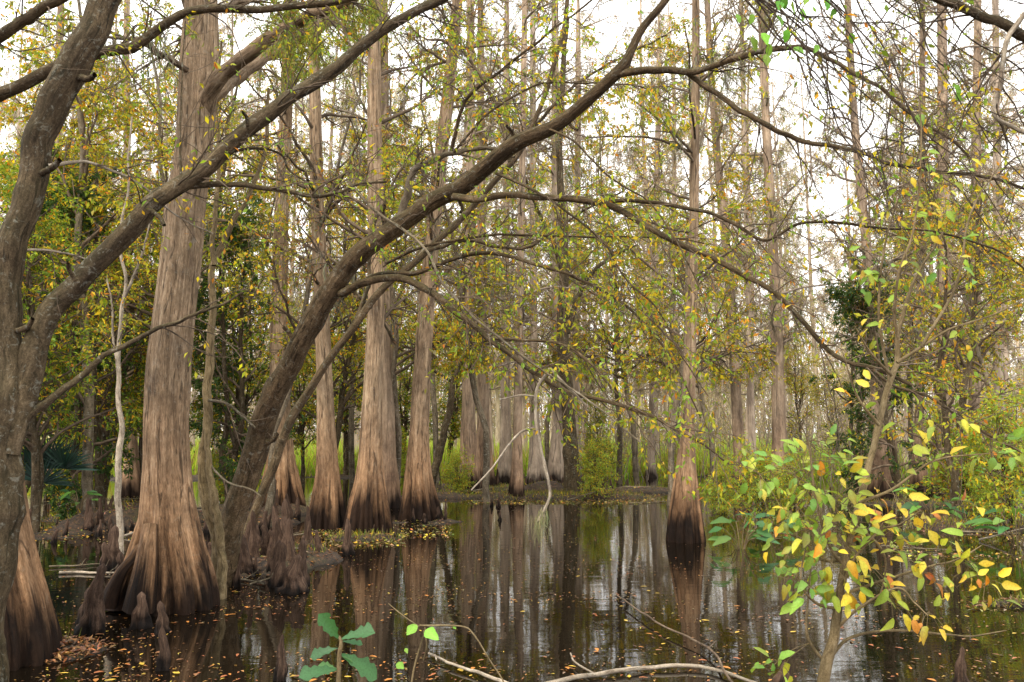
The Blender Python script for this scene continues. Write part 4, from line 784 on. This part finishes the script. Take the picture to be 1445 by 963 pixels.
stem_part(ln('560 1080 575 1000 585 940 597 900 600 885 592 882', 3.4, 3.4, 3, 2), M['sapwood'], vr, 30, 6); stem_part(ln('592 883 650 884 668 895 690 930 712 965 730 1010', 3.4, 3.3, 2.5, 2), M['sapwood'], vr, 30, 6)
stem_part(ln('592 885 570 870 548 852', 3.4, 3.5, 2, 1.2), M['sapwood'], vr, 16, 6); stem_part(ln('598 890 602 910 598 932', 3.4, 3.4, 2.5, 2), M['sapwood'], vr, 16, 6)
ps = np.array([at(588, 882, 3.38), at(600, 890, 3.38), at(640, 883, 3.4), at(560, 936, 3.4), at(572, 915, 3.4)]); e = np.array([at(574, 896, 3.33), at(618, 902, 3.33), at(643, 888, 3.38), at(569, 943, 3.36), at(575, 922, 3.38)])
l_ = np.linalg.norm(e-ps, axis=1); leaf_full(MB(), ps, e-ps, nrm(np.tile([0, -.8, .5], (5, 1))), l_, l_*.6, pick([(1, (.2, .4, .05))], 5), .1).build('foliage', M['bigleaf'], vr)

# bleached branches on the water, hanging dead branch
def stick(name, lists, lab, cat='branch', mat='pale', tw=0):
    first = at(*lists[0][0][:3]); r_ = empty(name, first, lab, cat); r_.location = first
    for k, l in enumerate(lists): stem_part(l, M[mat], r_, 40, 9, 'stem' if k == 0 else 'side_twig')
    return r_
def wl(s, w0, w1, z=.03):
    v = [float(t) for t in s.split()]; q = list(zip(v[::2], v[1::2])); n = len(q)-1
    return [(a, b, gp(a, b, z)[1], w0+(w1-w0)*i/n) for i, (a, b) in enumerate(q)]
stick('fallen_branch', [wl('605 922 640 938 680 951 720 966 760 974', 3, 6), wl('616 932 614 924', 2, 1.5)], 'short pale stick slanting into the bottom edge at centre')
stick('fallen_branch', [wl('760 968 820 955 880 946 930 941 990 941 1060 962 1110 985', 7, 4), wl('840 952 812 935 805 922', 3, 2)], 'long bleached branch lying along the bottom edge right of centre')
stick('fallen_branch', [wl('870 840 930 880 1000 915 1030 960 1060 990', 2, 4, .05), wl('1000 915 1010 905', 2, 1)], 'thin bare dark stem slanting over water right of centre', mat='twig')
for q_ in range(26):
    a_, b_ = (rng.uniform(20, 430), rng.uniform(705, 830)) if q_ < 15 else (rng.uniform(600, 900), rng.uniform(692, 712))
    if q_ > 22: a_, b_ = rng.uniform(1240, 1420), rng.uniform(705, 790)
    g = gp(a_, b_); L_ = rng.uniform(.4, 1.3); an = rng.uniform(-.9, .9); pp = []
    for t_ in np.linspace(0, 1, 5):
        x_, y_ = g[0]+np.cos(an)*L_*t_+rng.normal()*.03, g[1]+np.sin(an)*L_*t_+rng.normal()*.03; pp.append([x_, y_, max(GZN(x_, y_), 0)+.02+.25*t_*(q_ % 3 == 0)])
    c_ = catmull(pp, 24)[None]; w_ = rng.uniform(.008, .022)
    r_ = empty('fallen_stick', tuple(c_[0, 0]), 'dead stick lying on the %s' % ('shaded left mudflat' if q_ < 15 else 'central mud bar' if q_ < 23 else 'right shore'), 'stick', 'dead sticks on the %s' % ('left mudflat' if q_ < 15 else 'central mud bar' if q_ < 23 else 'right shore'))
    part_bark('stem', c_, w_*np.linspace(1, .4, 24)[None], 8, M['greybark' if q_ % 2 else 'pale'], r_)
    l2_, r2_ = grow(c_, w_*np.linspace(1, .4, 24)[None], 4, (.2, .9), (.1, .35), (30, 60), 6, (0, 0, .2), .15, 0, .6); tube(MB(), l2_, r2_, 5).build('side_twigs', M['greybark'], r_)
hb = stick('hanging_branch', [ln('776 520 770 530 757 552 757 600 762 625 768 655 776 690 772 712 758 738', 6.9, 6.8, 5, 4), ln('757 603 735 610 715 632 695 660 665 692', 6.9, 6.8, 4, 2), ln('757 560 735 558 706 564', 6.9, 6.9, 3, 2), ln('776 520 800 545 830 575', 6.9, 6.8, 4, 3)], 'bleached dead branch dangling over the water with moss at its tip')
P = limb(ln('770 715 764 725 757 740', 6.8, 6.8, 2, 2), 10)[0]; moss(MB(), P, 7, (.15, .36), 18, .0018, [(3, (.30, .29, .16)), (2, (.22, .22, .11))]).build('spanish_moss', M['moss'], hb)

# palmetto
pm = empty('palmetto', gp(66, 705), 'dark blue-green fan palmetto in the shade at left', 'palm'); mb = MB(); st2 = MB()
for c_, (a, b) in enumerate(((72, 628), (50, 640), (92, 640), (60, 660))):
    h_ = at(a, b+22, 14.5); P = catmull([gp(66, 702)+np.array([0, 0, -.1]), (gp(66, 702)+h_)/2+np.array([0, 0, .1]), h_], 12)[None]; tube(st2, P, np.full((1, 12), .012), 6)
    n = 34; an = np.linspace(-1.5, 1.5, n)+rng.uniform(-.3, .3); d = np.stack([np.sin(an), -.25-.3*np.cos(an), .75*np.cos(an)+.1], -1)
    leaf_full(mb, np.tile(h_, (n, 1)), d, np.tile([0, -1, .5], (n, 1)), rng.uniform(.5, .62, n), .035, pick([(1, (.03, .075, .06)), (1, (.02, .05, .035))], n), .25)
st2.build('stem', M['sapwood'], pm); mb.build('fronds', M['bigleaf'], pm)

# broad-leaved marsh plants on the right shore
def arrow(px, py, s, lab):
    g = gp(px, py); z = max(GZN(g[0], g[1]), -.1); r_ = empty('marsh_plant', (g[0], g[1], z), lab, 'plant', 'broad-leaved marsh plants on the right shore')
    n = 13; an = rng.uniform(0, 6.28, n); tip = np.array([g[0], g[1], z])+np.stack([np.cos(an)*.25*s, np.sin(an)*.25*s, rng.uniform(.2, .55, n)*s], -1)
    P = np.stack([catmull([np.array([g[0], g[1], z-.05]), (np.array([g[0], g[1], z])+t)/2+np.array([0, 0, .08]), t], 8) for t in tip]); tube(MB(), P, np.full(P.shape[:2], .006), 5).build('stem', M['sapwood'], r_)
    leaf_full(MB(), tip, np.stack([np.cos(an), np.sin(an), rng.uniform(-.3, .5, n)], -1), nrm(np.tile([0, -.4, 1], (n, 1))+rng.normal(size=(n, 3))*.3), rng.uniform(.2, .38, n)*s, .12*s, pick([(1, (.06, .17, .05)), (1, (.12, .25, .05))], n), .3).build('foliage', M['bigleaf'], r_)
for a in ((1318, 735, 1.2, 'clump of broad dark green leaves on the right shore behind the sapling'), (1400, 720, 1.3, 'upright broad-leaved clump near the right edge'), (1045, 775, 1.0, 'broad-leaved clump in the water right of the lone cypress'), (1085, 765, .9, 'smaller broad-leaved clump below the bright shrub'), (1435, 770, 1.2, 'broad-leaved clump cut by the right edge'), (110, 745, .7, 'small broad-leaved plant on the shaded left mud')): arrow(*a)

# upper right: branch of a tree beyond the right edge with a curtain of fine dark twigs
cur = []
for k in range(21):
    x0 = rng.uniform(960, 1330); y0 = rng.uniform(-120, 10); L_ = rng.uniform(350, 620); x1 = x0+L_*rng.uniform(.45, .85); y1 = y0+L_*rng.uniform(.45, 1.0)
    yd = rng.uniform(3.6, 5.2); cur.append((ln(' '.join('%f %f' % (x0+(x1-x0)*t_+rng.normal()*13, y0+(y1-y0)*t_**1.35+rng.normal()*13) for t_ in np.linspace(0, 1, 8)), yd, yd+rng.uniform(-.3, .3), rng.uniform(2.4, 4.2), 1.0), Bd(tw=(14, 44, 20), mat=M['darktwig'], tmat=M['darktwig'], bias=(.35, 0, -.35), L=(.2, .7), pal=PAL_YEL, leaf=(.03, .055), grav=.15)))
hw_tree('twig_curtain_tree', 'tree rooted beyond the right edge trailing a curtain of fine dark twigs', [(1900, 1050, 4.5, 120), (1880, 700, 4.5, 100), (1820, 300, 4.5, 90), (1700, 0, 4.5, 70), (1560, -150, 4.6, 50), (1300, -220, 4.5, 30), (1050, -200, 4.4, 14)], [
    (ln('1720 60 1600 90 1500 70 1445 50 1400 28 1350 8 1290 -12 1240 -40', 4.5, 4.6, 24, 10), Bd(tw=(20, 80, 120), mat=M['hardwood'])), (ln('1445 20 1420 60 1412 120 1402 160 1430 180 1480 200', 4.5, 4.5, 9, 6), Bd(tw=(10, 40, 40), mat=M['pale']))]+cur, M['hardwood'])
# green leaf sprig at the top right of centre
sg = empty('leafy_vine', at(1090, -60, 4.3), 'vine with fresh green heart-shaped leaves hanging at the top right', 'vine'); stem_part(ln('1090 -80 1100 -20 1092 30 1078 80 1086 110', 4.3, 4.3, 3, 1.5), M['twig'], sg, 30, 6); stem_part(ln('1100 -60 1150 -10 1165 30 1200 70 1270 110 1340 150', 4.3, 4.3, 3, 1.5), M['twig'], sg, 30, 6)
tg = [(1100, 10), (1115, 15), (1095, 30), (1040, 28), (1062, 28), (1075, 55), (1110, 50), (1085, 70), (1060, 60), (1080, 85), (1155, 72), (1105, 0), (1140, 5), (1165, 5), (1180, 20), (1130, 20), (1345, 128), (1350, 140), (1120, 75), (1200, 55), (1310, 240), (1295, 170)]
ps = np.array([at(a, b-8, 4.3) for a, b in tg]); n = len(ps); LLg = rng.uniform(.05, .085, n)
leaf_full(MB(), ps, np.tile([.1, -.15, -1.], (n, 1))+rng.normal(size=(n, 3))*.4, nrm(np.tile([0, -1, .2], (n, 1))+rng.normal(size=(n, 3))*.4), LLg, LLg*.6, pick([(1, (.14, .36, .04)), (1, (.2, .4, .05))], n), .2).build('foliage', M['bigleaf'], sg)
print('objects', len(bpy.data.objects), 'faces', sum(len(m.polygons) for m in bpy.data.meshes))
